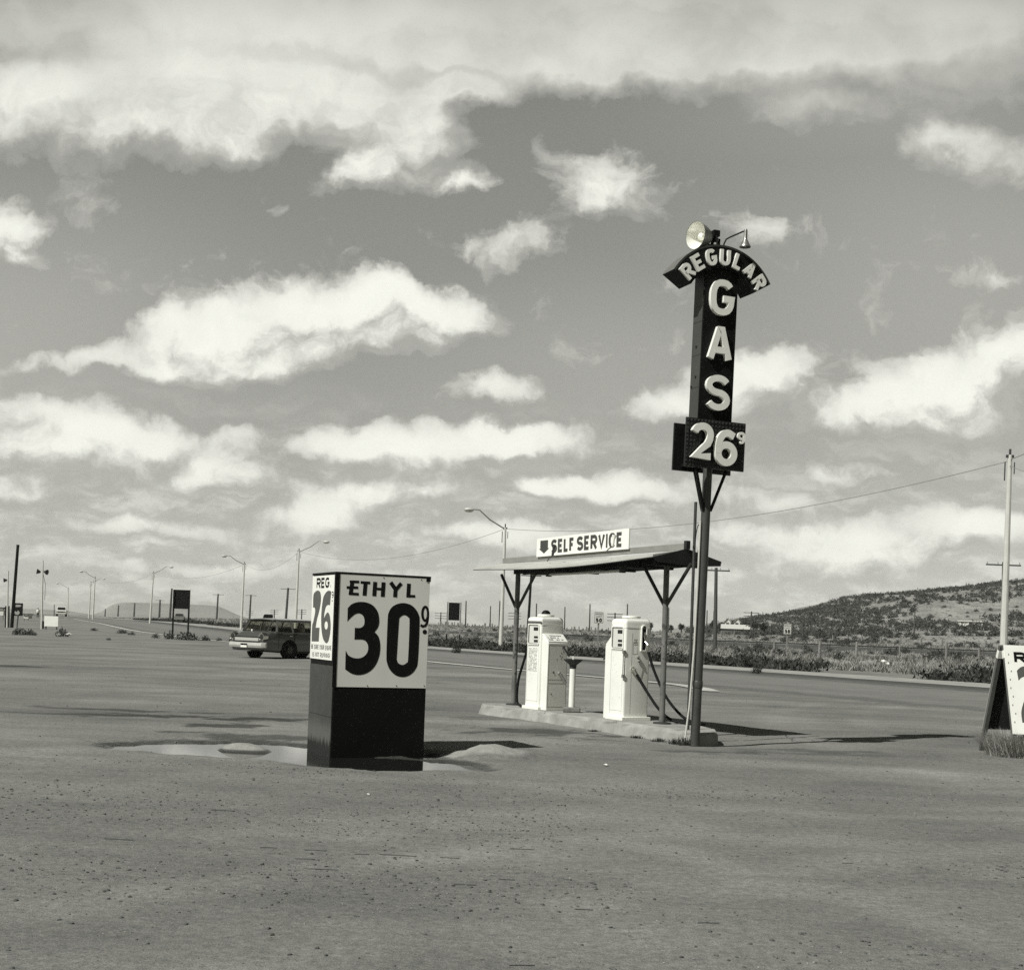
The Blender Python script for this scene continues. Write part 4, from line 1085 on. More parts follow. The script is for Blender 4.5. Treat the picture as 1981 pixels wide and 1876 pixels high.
    i = MB(); i.lathe([(.188, .008), (.178, -.03), (.155, -.105), (.12, -.175), (.075, -.23), (.0, -.255)], 36, Mb, True, False); i.build('reflector', M_REFLECTOR, fl, sharp=80)
    bu = MB(); bu.lathe([(.0, -.25), (.03, -.24), (.035, -.17), (.05, -.12), (.045, -.08), (0, -.06)], 16, Mb); bu.build('bulb', M_WHITE, fl)
    br = MB(); top = Rr + cz
    br.tube([(-.10, .02, top - .02), (-.07, .03, top + .10), (-.04, .06, top + .22)], .022, 8); br.tube([(-.04, .06, top + .20), (.0, .10, top + .20), (.0, .10, top + .12)], .03, 8)
    br.tube([(-.03, -.04, top - .02), (-.03, 0, top + .17)], .014, 8); br.tube([(.03, .04, top - .02), (.03, .03, top + .14), (-.03, .04, top + .14)], .016, 8); br.box(-.07, .02, .0, .12, top + .17, top + .25); br.tube([(-.20, 0, top + .03), (-.02, .02, top + .05)], .012, 6)
    br.build('floodlight_bracket', M_BLACK, s)
    g = MB(); g.tube([(.08, 0, top - .02), (.085, 0, top + .08), (.105, -.02, top + .14), (.15, -.05, top + .17), (.26, -.18, top + .225), (.285, -.21, top + .23)], .011, 8); ga = g.build('lamp_arm', M_BLACK, s)
    l = MB(); l.lathe([(.0, .03), (.02, .03), (.024, .0), (.024, -.09), (.03, -.11), (.055, -.16), (.075, -.195), (.078, -.205), (.07, -.20), (.0, -.15)], 20, Matrix.Translation((.285, -.21, top + .22))); l.build('lamp_shade', mat('worn_lamp_metal', .35, .35, .7, var=.3, vscale=20), ga)
    # service mast standing between sign and canopy
    m0 = at(1331, 1404, 18.55); m1 = at(1346, 971, 18.7)
    m = MB(); base = Vector((m0.x, m0.y, ISL_Z)); m.tube([Vector((0, 0, 0)), (m1 - base) * .5, m1 - base], .021, 8)
    mast = m.build('service_mast', M_DARKMETAL, None, loc=base); tag(mast, 'thin rusty pipe mast rising between the canopy end and the sign pole', 'pipe mast')
    wr = MB()
    def cable(a, b, sag, r=.006):
        P = [Vector(a).lerp(Vector(b), k / 10) - Vector((0, 0, sag * 4 * (k / 10) * (1 - k / 10))) for k in range(11)]; wr.tube(P, r, 5)
    e2 = isl(-.35, -.2); cable((e2[0], e2[1], 2.52), (m1.x - .02, 18.62, 2.72), .10); cable((e2[0], e2[1], 2.50), (2.45, 17.98, 2.62), .13); cable((m1.x, 18.62, 2.75), (2.44, 17.93, 2.95), -.08); cable((m1.x, 18.62, 2.6), (2.43, 17.95, 2.45), .05)
    tag(wr.build('electric_cable', M_RUBBER), 'loose thin cables looping from the canopy end to the sign pole', 'cable')
build_gas_sign()

# ------------------------------------------------------------------ price box
def build_price_box():
    W, D, Hh = 1.12, .92, 2.03
    s = thing('price_box', 'tall dark box sign standing in a puddle with regular and ethyl prices', 'sign', (-1.987, 15.1, -.12), math.atan2(.42, .908))
    z0 = .12
    b = MB(); b.box(0, W, 0, D, 0, Hh + z0); body = b.build('box_body', M_BLACK, s, .008)
    # left side sheets, streaked near the water
    sm = bpy.data.materials.new('streaked_sheet'); sm.use_nodes = True; t = NT(sm.node_tree); p = t.n['Principled BSDF']
    tc = t.node('ShaderNodeTexCoord'); sp = t.node('ShaderNodeSeparateXYZ'); t.l.new(tc.outputs['Object'], sp.inputs[0])
    drip = t.noise(t.vmath('MULTIPLY', tc.outputs['Object'], (1, 14, .8)), 3.0, 4, .7)
    lvl = t.math('SUBTRACT', sp.outputs[2], t.math('MULTIPLY', drip, .34))
    val = t.math('MULTIPLY', .050, t.ramp(t.noise(tc.outputs['Object'], 2.5, 5, .65), .3, .7, .75, 1.25, False))
    pale = t.math('MULTIPLY', t.ramp(lvl, .05, .11), t.ramp(lvl, .16, .34, 1, 0))
    val = t.mixf(t.math('MULTIPLY', pale, .55), val, .13); val = t.mixf(t.ramp(lvl, .02, .07, 1, 0), val, .010)
    c = t.vmath('SCALE', TINT); t.put(c.node.inputs['Scale'], val); t.l.new(c, p.inputs['Base Color']); p.inputs['Roughness'].default_value = .55
    for za, zb in ((0.02, .52), (.525, 1.10)):
        q = MB(); q.box(-.006, 0, .012, D - .012, za, zb); q.build('side_sheet', sm, s)
    sf = MB(); sf.box(.012, W - .012, -.006, 0, .02, .85); sf.build('front_sheet', mat('black_front_sheet', .005, .55, var=.3, vscale=2, spots=-.06, spot_scale=24, spot_col=.04, spec=.2), s)
    # ethyl panel
    zb, zt = .748 + z0, 2.03 + z0
    e = MB(); e.box(.004, W - .004, -.012, 0, zb, zt - .01); ep = e.build('ethyl_panel', mat('aged_white_panel', .74, .5, var=.06, vscale=1.5, spots=-.02, spot_scale=16, spot_col=.35), s, .002)
    cx = lambda x, y: ((x - 340 - (1060 - y) * 30 / 940) / 785 * W, zb + (1060 + (x - 340) * .006 - y) / 930 * (zt - zb))
    M = frame((0, -.0122, 0), (1, 0, 0), (0, 0, 1))
    # undo the slant of the photograph: rows tilt by 28 px over the width at the top, 5 px at the foot
    def cp(x, y):
        v = (y - 120) / 940; xl = 370 - 30 * v; u = (x - xl) / 785
        yt = 120 + 28 * u; yb_ = 1060 + 5 * u
        return (u * W, zt - (y - yt) / (yb_ - yt) * (zt - zb))
    def conv(pts): return [cp(p[0], p[1]) + tuple(p[2:]) for p in pts]
    L = MB()
    three = [(455, 410, 1), (490, 376), (545, 358), (610, 361), (668, 388), (706, 440), (718, 510), (709, 562), (680, 604, 1), (714, 645), (728, 720), (720, 800), (690, 875), (640, 930), (570, 958), (500, 953), (437, 915, 1),
             (440, 760, 1), (466, 801), (520, 822), (575, 815), (614, 782), (627, 735), (615, 692), (582, 669), (512, 668, 1), (515, 571, 1), (560, 571), (588, 550), (595, 512), (584, 474), (555, 453), (520, 458), (482, 488), (453, 520, 1)]
    L.prism([spline(conv(three))], .0015, M)
    zero = [(789, 500), (798, 440), (826, 395), (872, 369), (925, 361), (982, 374), (1026, 408), (1053, 455), (1062, 520), (1050, 830), (1030, 905), (985, 953), (925, 973), (862, 960), (815, 920), (788, 865), (780, 790)]
    hole = [(885, 520), (893, 482), (928, 461), (963, 478), (975, 522), (965, 815), (954, 853), (920, 872), (884, 860), (868, 830), (870, 780)]
    L.prism([spline(conv(zero)), spline(conv(hole))], .0015, M)
    dot = [(1107 + 19 * math.cos(a * .5236), 598 + 20 * math.sin(a * .5236)) for a in range(12)]; L.prism([conv(dot)], .0015, M)
    nine = [cp(1110 + 25 * math.cos(R(a)), 447 - 57 * math.sin(R(a))) for a in range(0, 361, 15)] + [cp(*q) for q in ((1133, 490), (1128, 520), (1112, 545), (1090, 552), (1070, 541))]
    for si, st in enumerate((nine[:25], nine[25:])):
        st = st if si == 0 else [nine[0]] + st
        l, r, cl = ribbon(st, .030); n = len(l)
        L.add([(a.x, a.y, .0015 + .0004 * si) for a in l] + [(a.x, a.y, .0015 + .0004 * si) for a in r], [(n + i, n + (i + 1) % n, (i + 1) % n, i) for i in (range(n) if cl else range(n - 1))], False, M)
    def stroke_word(segs, wd):
        for k, (a, b_, w_) in enumerate(segs):
            P, Q = Vector(cp(*a)), Vector(cp(*b_)); d = (Q - P).normalized(); nn = Vector((-d.y, d.x)) * (w_ / 2)
            z = .0014 + .00025 * (k % 4)
            L.add([(P.x + nn.x, P.y + nn.y, z), (P.x - nn.x, P.y - nn.y, z), (Q.x - nn.x, Q.y - nn.y, z), (Q.x + nn.x, Q.y + nn.y, z)], [(0, 1, 2, 3)], False, M)
    th, tk = .030, .048
    stroke_word([((492, 192), (478, 300), tk), ((470, 192), (548, 193), th), ((445, 240), (540, 240), th), ((462, 290), (545, 294), th),
                 ((560, 196), (640, 200), th), ((602, 196), (593, 305), tk),
                 ((682, 190), (674, 308), tk), ((752, 192), (745, 312), tk), ((680, 247), (750, 250), th),
                 ((812, 192), (858, 255), tk), ((903, 198), (852, 258), tk * .9), ((854, 245), (850, 314), tk),
                 ((968, 200), (962, 315), tk), ((950, 303), (1022, 304), th)], 0)
    L.build('lettering', M_INK, ep)
    # regular panel on the left side
    zb2, zt2 = 1.04 + z0, 2.02 + z0
    g = MB(); g.box(-.012, 0, .03, D - .004, zb2, zt2 - .012); rp = g.build('regular_panel', M_WHITEP, s, .002)
    M2 = frame((-.0122, 0, 0), (0, -1, 0), (0, 0, 1))
    def rc(x, y):
        v = (y - 97) / 1570; xl = 402 - 57 * v; wv = 400 + 6 * v; u = (x - xl) / wv
        yt = 97 - 0 * u; yb_ = 1645 + 45 * u
        return (-D + .03 + u * (D - .06), zt2 - (y - yt) / (yb_ - yt) * (zt2 - zb2))
    def rconv(pts): return [rc(p[0], p[1]) + tuple(p[2:]) for p in pts]
    two = [(397, 700, 1), (404, 475), (440, 408), (490, 388), (530, 420), (546, 510), (540, 630), (514, 770), (470, 935), (447, 1078, 1), (521, 1080, 1), (506, 1336, 1), (370, 1330, 1), (380, 1045), (402, 965), (430, 830), (438, 755), (428, 707), (412, 700)]
    six = [(732, 420, 1), (690, 402), (640, 430), (592, 520), (566, 680), (552, 880), (555, 1080), (574, 1230), (606, 1325), (645, 1368), (680, 1340), (708, 1230), (724, 1080), (718, 940), (700, 845), (672, 802), (640, 832), (602, 912, 1), (614, 790), (638, 700), (668, 666), (712, 670, 1)]
    hol = [(643 + 31 * math.cos(a * .3927), 1040 + 77 * math.sin(a * .3927)) for a in range(16)]
    L2 = MB(); L2.prism([spline(rconv(two))], .0015, M2); L2.prism([spline(rconv(six)), rconv(hol)], .0015, M2); L2.build('price_digits', M_RED, rp)
    T = MB()
    xa, ya = rc(462, 345); xb, _ = rc(735, 345); add_text(T, 'REG.', M2, xa, xb, ya, .120, .027, .0015, .16)
    xa, ya = rc(362, 1465); xb, _ = rc(735, 1465); add_text(T, 'BE SURE YOUR ENGINE', M2, xa, xb, ya, .052, .0075, .0012, .25, .05, 3)
    xa, ya = rc(380, 1608); xb, _ = rc(715, 1608); add_text(T, 'IS NOT RUNNING!', M2, xa, xb, ya, .052, .0075, .0012, .25, .05, 4)
    xa, ya = rc(738, 540); xb, _ = rc(772, 540); add_text(T, '9', M2, xa, xb, ya, .075, .012, .0012); 
    xa, ya = rc(742, 600); T.prism([[(xa, ya), (xa + .03, ya), (xa + .03, ya + .012), (xa, ya + .012)]], .0012, M2)
    T.build('lettering', M_INK, rp)
    for x, z in ((.03, zt - .05), (.03, zb + .03), (W - .03, zb + .03), (.4, zb + .02), (.75, zb + .025), (.02, 1.5), (W - .02, 1.7), (.55, zt - .03), (.025, 1.9), (W * .9, zt - .03)):
        na = MB(); na.lathe([(0, 0), (.007, 0), (.006, .003), (0, .004)], 8, frame((x, -.0125, z), (1, 0, 0), (0, 0, 1)))
        na.build('nail_head', M_DARKMETAL, ep)
    ca = MB(); ca.box(-.014, W + .008, -.014, D + .006, Hh + z0 - .012, Hh + z0 + .012); ca.build('cap_sheet', M_BLACK, s)
    tr = MB(); tr.box(-.016, .03, -.016, -.012, zb, Hh + z0); tr.box(-.016, -.012, -.016, .035, zb2 - .02, Hh + z0); tr.build('corner_trim', M_BLACK, s)
    co = MB(); co.box(W - .05, W + .004, -.018, -.0125, zt - .05, zt); co.build('torn_corner', M_BLACK, s)
build_price_box()

# ------------------------------------------------------------------ board sign at the right edge
def build_a_frame():
    s = thing('a_frame_sign', 'folding board sign with white price panel in dry weeds at the right', 'sign', (6.775, 18.62, 0), .10)
    H, W = 1.5, 1.02; wood = mat('frame_timber', .095, .8, var=.3, vscale=4, bump=.3, bscale=40, stretch=(1, 1, .2))
    for sg, foot in ((-1, .52), (1, .56)):
        # sloping boards: panel and legs
        def P(x, k, off): # k 0 foot .. 1 top
            y = sg * (foot + (.055 - foot) * k); z = H * k
            nrm = Vector((0, sg * H, foot - .055)).normalized()
            return Vector((x, y, z)) + nrm * off
        for x in (0.0, W - .06):
            mb = MB(); V = [P(x + dx, k, o) for k in (0, 1) for o in (-.035, .015) for dx in (0, .06)]
            mb.add(V, [(0, 1, 3, 2), (4, 6, 7, 5), (0, 4, 5, 1), (2, 3, 7, 6), (0, 2, 6, 4), (1, 5, 7, 3)])
            leg = mb.build('leg', wood, s, .003)
            mb = MB(); V = [P(x + dx, k, o) for k in (.885, .955) for o in (-.039, .019) for dx in (-.004, .064)]
            mb.add(V, [(0, 1, 3, 2), (4, 6, 7, 5), (0, 4, 5, 1), (2, 3, 7, 6), (0, 2, 6, 4), (1, 5, 7, 3)])
            mb.build('white_band', M_WHITEP, leg)
        mb = MB(); k0 = .2; V = [P(x, k, o) for k in (k0, 1.0) for o in (.016, .028) for x in (.0, W)]
        mb.add(V, [(0, 1, 3, 2), (4, 6, 7, 5), (0, 4, 5, 1), (2, 3, 7, 6), (0, 2, 6, 4), (1, 5, 7, 3)])
        pn = mb.build('panel', M_WHITEP if sg < 0 else mat('back_panel_paint', .35, .7, var=.1), s)
        bm_ = MB(); V = [P(x, k, o) for k in (.12, .15) for o in (-.03, .0) for x in (.05, W - .05)]
        bm_.add(V, [(0, 1, 3, 2), (4, 6, 7, 5), (0, 4, 5, 1), (2, 3, 7, 6), (0, 2, 6, 4), (1, 5, 7, 3)]); bm_.build('rail', wood, s)
        bk = MB(); V = [P(x, k, o) for k in (k0 + .003, .997) for o in (.010, .0155) for x in (.062, W - .062)]
        bk.add(V, [(0, 1, 3, 2), (4, 6, 7, 5), (0, 4, 5, 1), (2, 3, 7, 6), (0, 2, 6, 4), (1, 5, 7, 3)]); bk.build('panel_back_shade', mat('back_shade_black', .02, .9), pn)  # near-black tone paints the shade inside the folded boards
        if sg < 0:
            a = P(0, k0, .0285); up = (P(0, 1, 0) - P(0, 0, 0)).normalized(); M = frame(a, (1, 0, 0), up); Hp = (P(0, 1, 0) - P(0, k0, 0)).length
            T = MB(); add_text(T, 'REG.', M, .13, .84, Hp * .80, .155, .040, .002, .25); T.build('lettering', M_INK, pn)
            D_ = MB(); u = Hp
            two = [(.16, .60 * u, 1), (.15, .71 * u, 1), (.22, .755 * u), (.32, .765 * u), (.42, .73 * u), (.47, .64 * u), (.44, .52 * u), (.36, .38 * u), (.30, .28 * u, 1), (.48, .28 * u, 1), (.48, .13 * u, 1), (.15, .13 * u, 1), (.15, .24 * u), (.19, .34 * u), (.26, .45 * u), (.31, .55 * u), (.30, .62 * u), (.25, .645 * u), (.20, .63 * u)]
            six = [(.86, .74 * u, 1), (.78, .765 * u), (.68, .73 * u), (.60, .60 * u), (.57, .44 * u), (.59, .27 * u), (.66, .15 * u), (.75, .12 * u), (.84, .16 * u), (.90, .28 * u), (.88, .42 * u), (.80, .50 * u), (.72, .47 * u, 1), (.74, .57 * u), (.80, .63 * u), (.86, .62 * u, 1)]
            hole = [(.74 + .05 * math.cos(q * .5236), .31 * u + .10 * math.sin(q * .5236)) for q in range(12)]
            D_.prism([spline(two)], .002, M); D_.prism([spline(six), hole], .002, M); D_.build('price_digits', M_RED, pn)
            nl = MB(); rnd = random.Random(8)
            for k in range(9):
                x, y = .045 + rnd.uniform(-.015, .02), Hp * (.12 + k * .095); nl.prism([[(x, y), (x + .014, y + .01), (x + .01, y + .03), (x - .004, y + .022)]], .002, M)
            nl.build('nail_rust', mat('rust_mark', .18, .8), pn)
    h = MB(); h.tube([(.02, -.055, H - .02), (.02, .055, H - .02)], .016, 8); h.tube([(W - .04, -.055, H - .02), (W - .04, .055, H - .02)], .016, 8); h.build('hinge', M_DARKMETAL, s)
build_a_frame()

# ------------------------------------------------------------------ vehicles
def loft(mb, secs, smooth=True, cap=True):
    k = len(secs[0]); V = [p for s in secs for p in s]
    F = [(i * k + j, i * k + j + 1, (i + 1) * k + j + 1, (i + 1) * k + j) for i in range(len(secs) - 1) for j in range(k - 1)]
    F += [(i * k + k - 1, i * k, (i + 1) * k, (i + 1) * k + k - 1) for i in range(len(secs) - 1)]
    mb.add(V, F, smooth)
    if cap: mb.add(secs[0], [tuple(range(k))]); mb.add(secs[-1], [tuple(reversed(range(k)))])
def build_wagon():
    s = thing('station_wagon', 'dark station wagon with chrome bumper parked behind the price box', 'car', (-9.10, 54.98, 0), math.atan2(-.813, -.581))
    def sec(x, hw, zb, zt, cr=.02):
        y = [(-hw * .90, zb), (-hw, zb + .12), (-hw * 1.005, (zb + zt) / 2), (-hw * .99, zt - .09), (-hw * .93, zt - .015), (-hw * .5, zt + cr), (0, zt + cr * 1.3), (hw * .5, zt + cr), (hw * .93, zt - .015), (hw * .99, zt - .09), (hw * 1.005, (zb + zt) / 2), (hw, zb + .12), (hw * .90, zb)]
        return [(x, a, b) for a, b in y]
    b = MB(); loft(b, [sec(-2.35, .93, .42, 1.0), sec(-2.28, .97, .30, 1.03), sec(-1.2, .99, .23, 1.05), sec(.4, .99, .23, 1.05), sec(1.45, .98, .23, 1.05), sec(1.88, .96, .26, 1.09, .02), sec(2.10, .95, .30, 1.0, .02), sec(2.28, .94, .34, .875, .01), sec(2.33, .92, .42, .85, .0)])
    b.build('body', M_CAR, s, sharp=50)
    def B(x0, x1, y0, y1, z0, z1, mb): mb.box(x0, x1, y0, y1, z0, z1)
    r = MB(); loft(r, [[(x, y, z + dz) for y, z in ((-hw, 1.50), (-hw * .98, 1.55), (-hw * .6, 1.59 + c), (0, 1.605 + c), (hw * .6, 1.59 + c), (hw * .98, 1.55), (hw, 1.50))] for x, hw, c, dz in ((-2.30, .72, -.02, 0), (-1.2, .78, 0, 0), (.8, .78, 0, 0), (1.52, .72, -.012, 0), (1.60, .69, -.03, -.01))])
    r.build('roof', M_CAR, s, sharp=50)
    def bar(a, c, w, m, name):
        mb = MB(); mb.tube([Vector(a), Vector(c)], w, 6); mb.build(name, m, s)
    for sg in (-1, 1):
        bar((1.90, .68 * sg, 1.09), (1.60, .68 * sg, 1.52), .030, M_CHROME, 'windshield_pillar')
        bar((1.62, .93 * sg, 1.05), (1.42, .73 * sg, 1.52), .045, M_CAR, 'vent_pillar')
        for x, w in ((.72, .04), (-.40, .05), (-1.35, .06), (-2.28, .07)):
            bar((x, .95 * sg, 1.03), (x + (.12 if x < -2 else 0), .76 * sg, 1.53), w, M_CAR, 'pillar')
        he = MB(); he.box(-2.28, 1.48, .745 * sg - .03, .745 * sg + .03, 1.455, 1.525); he.build('window_header', M_CAR, s)
        gl = MB(); gl.add([(1.6, .93 * sg, 1.05), (-2.28, .94 * sg, 1.05), (-2.2, .77 * sg, 1.48), (1.45, .75 * sg, 1.48)], [(0, 1, 2, 3)]); gl.build('side_glass', M_GLASS, s)
        st = MB(); B(-2.3, 1.75, .965 * sg - .012, .965 * sg + .012, 1.025, 1.045, st); st.build('belt_trim', M_BOWLBACK, s)
        for x in (1.55, .68, -.42):
            dl = MB(); B(x - .003, x + .003, (.994 * sg) - .004, .994 * sg + .004, .40, 1.0, dl); dl.build('door_seam', M_BLACK, s)
        for x in (.82, -.28):
            hd = MB(); B(x, x + .15, .99 * sg - .015, .99 * sg + .025, .90, .92, hd); hd.build('door_handle', M_CHROME, s)
        for x in (.95, -1.72):
            M = Matrix.Translation((x, .86 * sg, .345)) @ Matrix.Rotation(R(-90 * sg), 4, 'X')
            ar = MB(); ar.lathe([(0, .05), (.42, .05), (.42, .155), (0, .155)], 24, M); ar.build('wheel_arch', M_BLACK, s)
            w = MB(); w.lathe([(.0, -.10), (.27, -.10), (.33, -.08), (.345, -.04), (.345, .06), (.33, .15), (.24, .165), (.0, .16)], 24, M); wo = w.build('wheel', M_RUBBER, s)
            h = MB(); h.lathe([(.15, .164), (.14, .170), (.06, .178), (0, .18)], 18, M); h.build('hubcap', M_DARKMETAL, wo)
        hl = MB(); Mh = Matrix.Translation((2.30, .82 * sg, .86)) @ Matrix.Rotation(R(90), 4, 'Y')
        hl.lathe([(0, -.22), (.15, -.20), (.165, .03), (.155, .06), (.12, .03)], 22, Mh); ho = hl.build('headlight', M_CHROME, s)
        le = MB(); le.lathe([(.122, .028), (.07, .035), (0, .04)], 20, Mh); le.build('lens', mat('headlight_lens', .03, .15), ho)
    ws = MB(); ws.add([(1.90, -.67, 1.09), (1.90, .67, 1.09), (1.60, .67, 1.52), (1.60, -.67, 1.52)], [(0, 1, 2, 3)]); ws.build('windshield', M_GLASS, s)
    wt = MB(); wt.tube([(1.60, -.69, 1.52), (1.62, 0, 1.535), (1.60, .69, 1.52)], .014, 6); wt.tube([(1.92, -.70, 1.085), (1.94, 0, 1.105), (1.92, .70, 1.085)], .012, 6); wt.build('windshield_trim', M_BLACK, s)
    g = MB(); B(2.31, 2.345, -.66, .66, .68, .82, g); gr = g.build('grille', mat('grille_metal', .42, .5, .1), s)
    for z in (.665, .835):
        sl = MB(); B(2.335, 2.36, -.74, .74, z - .014, z + .014, sl); sl.build('grille_bar', M_BLACK, gr)
    bp = MB(); loft(bp, [[(x, y, z + dz) for x, dz in ((xf - .06, .0), (xf, .015), (xf + .03, .10), (xf, .20), (xf - .06, .215))] for y, xf, z in ((-1.02, 2.28, .42), (-.9, 2.40, .41), (0, 2.45, .405), (.9, 2.40, .41), (1.02, 2.28, .42))])
    bm_ = bp.build('bumper', mat('bumper_chrome', .55, .35, .35, var=.1), s)
    va = MB(); B(2.2, 2.26, -.86, .86, .31, .42, va); va.build('valance', M_BLACK, s)
    pl = MB(); B(2.485, 2.495, -.17, .17, .42, .50, pl); pl.build('licence_plate', M_WHITEP, bm_); pl = MB(); B(2.482, 2.49, -.18, .18, .51, .57, pl); pl.build('plate_recess', M_BLACK, bm_)
    orn = MB(); orn.lathe([(0, 0), (.03, .0), (.035, .04), (.015, .08), (0, .09)], 10, Matrix.Translation((2.02, -.05, 1.06))); orn.build('hood_ornament', M_WHITE, s)
    for x, y0, y1 in ((.3, -.7, -.06), (.3, .06, .7), (-1.0, -.7, .7)):
        q = MB(); B(x - .12, x + .06, y0, y1, .5, 1.22, q); B(x, x + .45, y0, y1, .5, .68, q); q.build('seat', M_SEAT, s, .04)
    sw = MB(); sw.tube([(1.15 + .06 * math.cos(q), .38 + .2 * math.sin(q), 1.05 + .19 * math.cos(q)) for q in [k * .524 for k in range(13)]], .014, 6); sw.build('steering_wheel', M_BLACK, s)
    sh = MB(); sh.lathe([(0, 0), (.20, .0), (.22, .16), (.15, .30), (.07, .34), (0, .35)], 12, Matrix.Translation((-.15, .55, 1.02)) @ Matrix.Diagonal((.55, .7, 1.2, 1))); sh.build('hanging_shirt', M_CLOTHW, s)
build_wagon()

def build_sedan(label, x, y, rz, z, paint, name='sedan_car', cat='car'):
    s = thing(name, label, cat, (x, y, z), rz)
    b = MB(); loft(b, [[(x_, a, c) for a, c in ((-hw * .9, zb), (-hw, zb + .15), (-hw, zt - .08), (-hw * .9, zt), (hw * .9, zt), (hw, zt - .08), (hw, zb + .15), (hw * .9, zb))] for x_, hw, zb, zt in ((-2.5, .85, .4, .9), (-2.3, .93, .3, .95), (0, .97, .28, .98), (1.6, .95, .28, .95), (2.4, .9, .34, .88))]); b.build('body', paint, s)
    c = MB(); loft(c, [[(x_, a, q) for a, q in ((-hw - .1, .95), (-hw, zt), (hw, zt), (hw + .1, .95))] for x_, hw, zt in ((-1.75, .7, .98), (-1.1, .66, 1.42), (.2, .66, 1.45), (.95, .7, .98))]); cb = c.build('cabin', paint, s)
    g = MB(); g.add([(.93, -.68, 1.0), (.93, .68, 1.0), (.25, .60, 1.40), (.25, -.60, 1.40)], [(0, 1, 2, 3)], False, Matrix.Translation((.03, 0, .02))); g.build('windshield', M_DIGIT, cb)
    for sg in (-1, 1):
        g = MB(); g.add([(.75, .785 * sg, 1.02), (-1.5, .785 * sg, 1.02), (-1.0, .69 * sg, 1.38), (.2, .69 * sg, 1.38)], [(0, 1, 2, 3)]); g.build('side_window', M_DIGIT, cb)
        h = MB(); h.lathe([(0, 0), (.11, 0), (.1, .04), (0, .05)], 12, Matrix.Translation((2.4, .68 * sg, .7)) @ Matrix.Rotation(R(90), 4, 'Y')); h.build('headlight', M_CHROME, s)
        for wx in (1.5, -1.45):
            w = MB(); w.lathe([(0, -.1), (.33, -.1), (.34, .08), (.2, .11), (0, .11)], 16, Matrix.Translation((wx, .87 * sg, .33)) @ Matrix.Rotation(R(-90 * sg), 4, 'X')); w.build('wheel', M_RUBBER, s)
    bp = MB(); bp.box(2.42, 2.52, -.95, .95, .4, .54); bp.build('bumper', M_CHROME, s)
    return s
p = at(347, 1207, 150); q = ground_at(347, 1209)
yy = 250.0; xx = at(347, 1200, yy).x
build_sedan('distant pale car seen between the legs of the roadside billboard', xx, yy, R(-80), gz(xx, yy) + .25, mat('distant_car_paint', .16, .35))

def build_truck():
    yy = 262.0; xx = at(119, 1190, yy).x
    s = thing('pickup_truck', 'distant white truck coming along the highway beside the low white board', 'truck', (xx, yy, gz(xx, yy) + .3), R(-75))
    b = MB(); loft(b, [[(x, a, c) for a, c in ((-hw, .5), (-hw, zt), (hw, zt), (hw, .5))] for x, hw, zt in ((-2.6, .95, 1.2), (.5, .97, 1.2), (1.9, .95, 1.15), (2.5, .9, 1.05))], False); b.build('body', M_TRUCKW, s)
    c = MB(); loft(c, [[(x, a, q) for a, q in ((-.88, 1.1), (-hw, zt), (hw, zt), (.88, 1.1))] for x, hw, zt in ((-.5, .78, 1.85), (.6, .78, 1.88), (1.1, .8, 1.2))], False); cb = c.build('cab', M_TRUCKW, s)
    g = MB(); g.add([(1.10, -.75, 1.25), (1.10, .75, 1.25), (.68, .70, 1.80), (.68, -.70, 1.80)], [(0, 1, 2, 3)]); g.build('windshield', M_DIGIT, cb)
    g = MB(); g.box(2.5, 2.53, -.55, .55, .75, .98); g.build('grille', M_DARKMETAL, s)
    for sg in (-1, 1):
        h = MB(); h.lathe([(0, 0), (.12, 0), (.1, .04), (0, .05)], 12, Matrix.Translation((2.5, .72 * sg, .88)) @ Matrix.Rotation(R(90), 4, 'Y')); h.build('headlight', M_DIGIT, s)
        for wx in (1.6, -1.6):
            w = MB(); w.lathe([(0, -.1), (.38, -.1), (.39, .08), (0, .11)], 16, Matrix.Translation((wx, .85 * sg, .38)) @ Matrix.Rotation(R(-90 * sg), 4, 'X')); w.build('wheel', M_RUBBER, s)
    bp = MB(); bp.box(2.5, 2.6, -.98, .98, .42, .58); bp.build('bumper', M_CHROME, s)
build_truck()

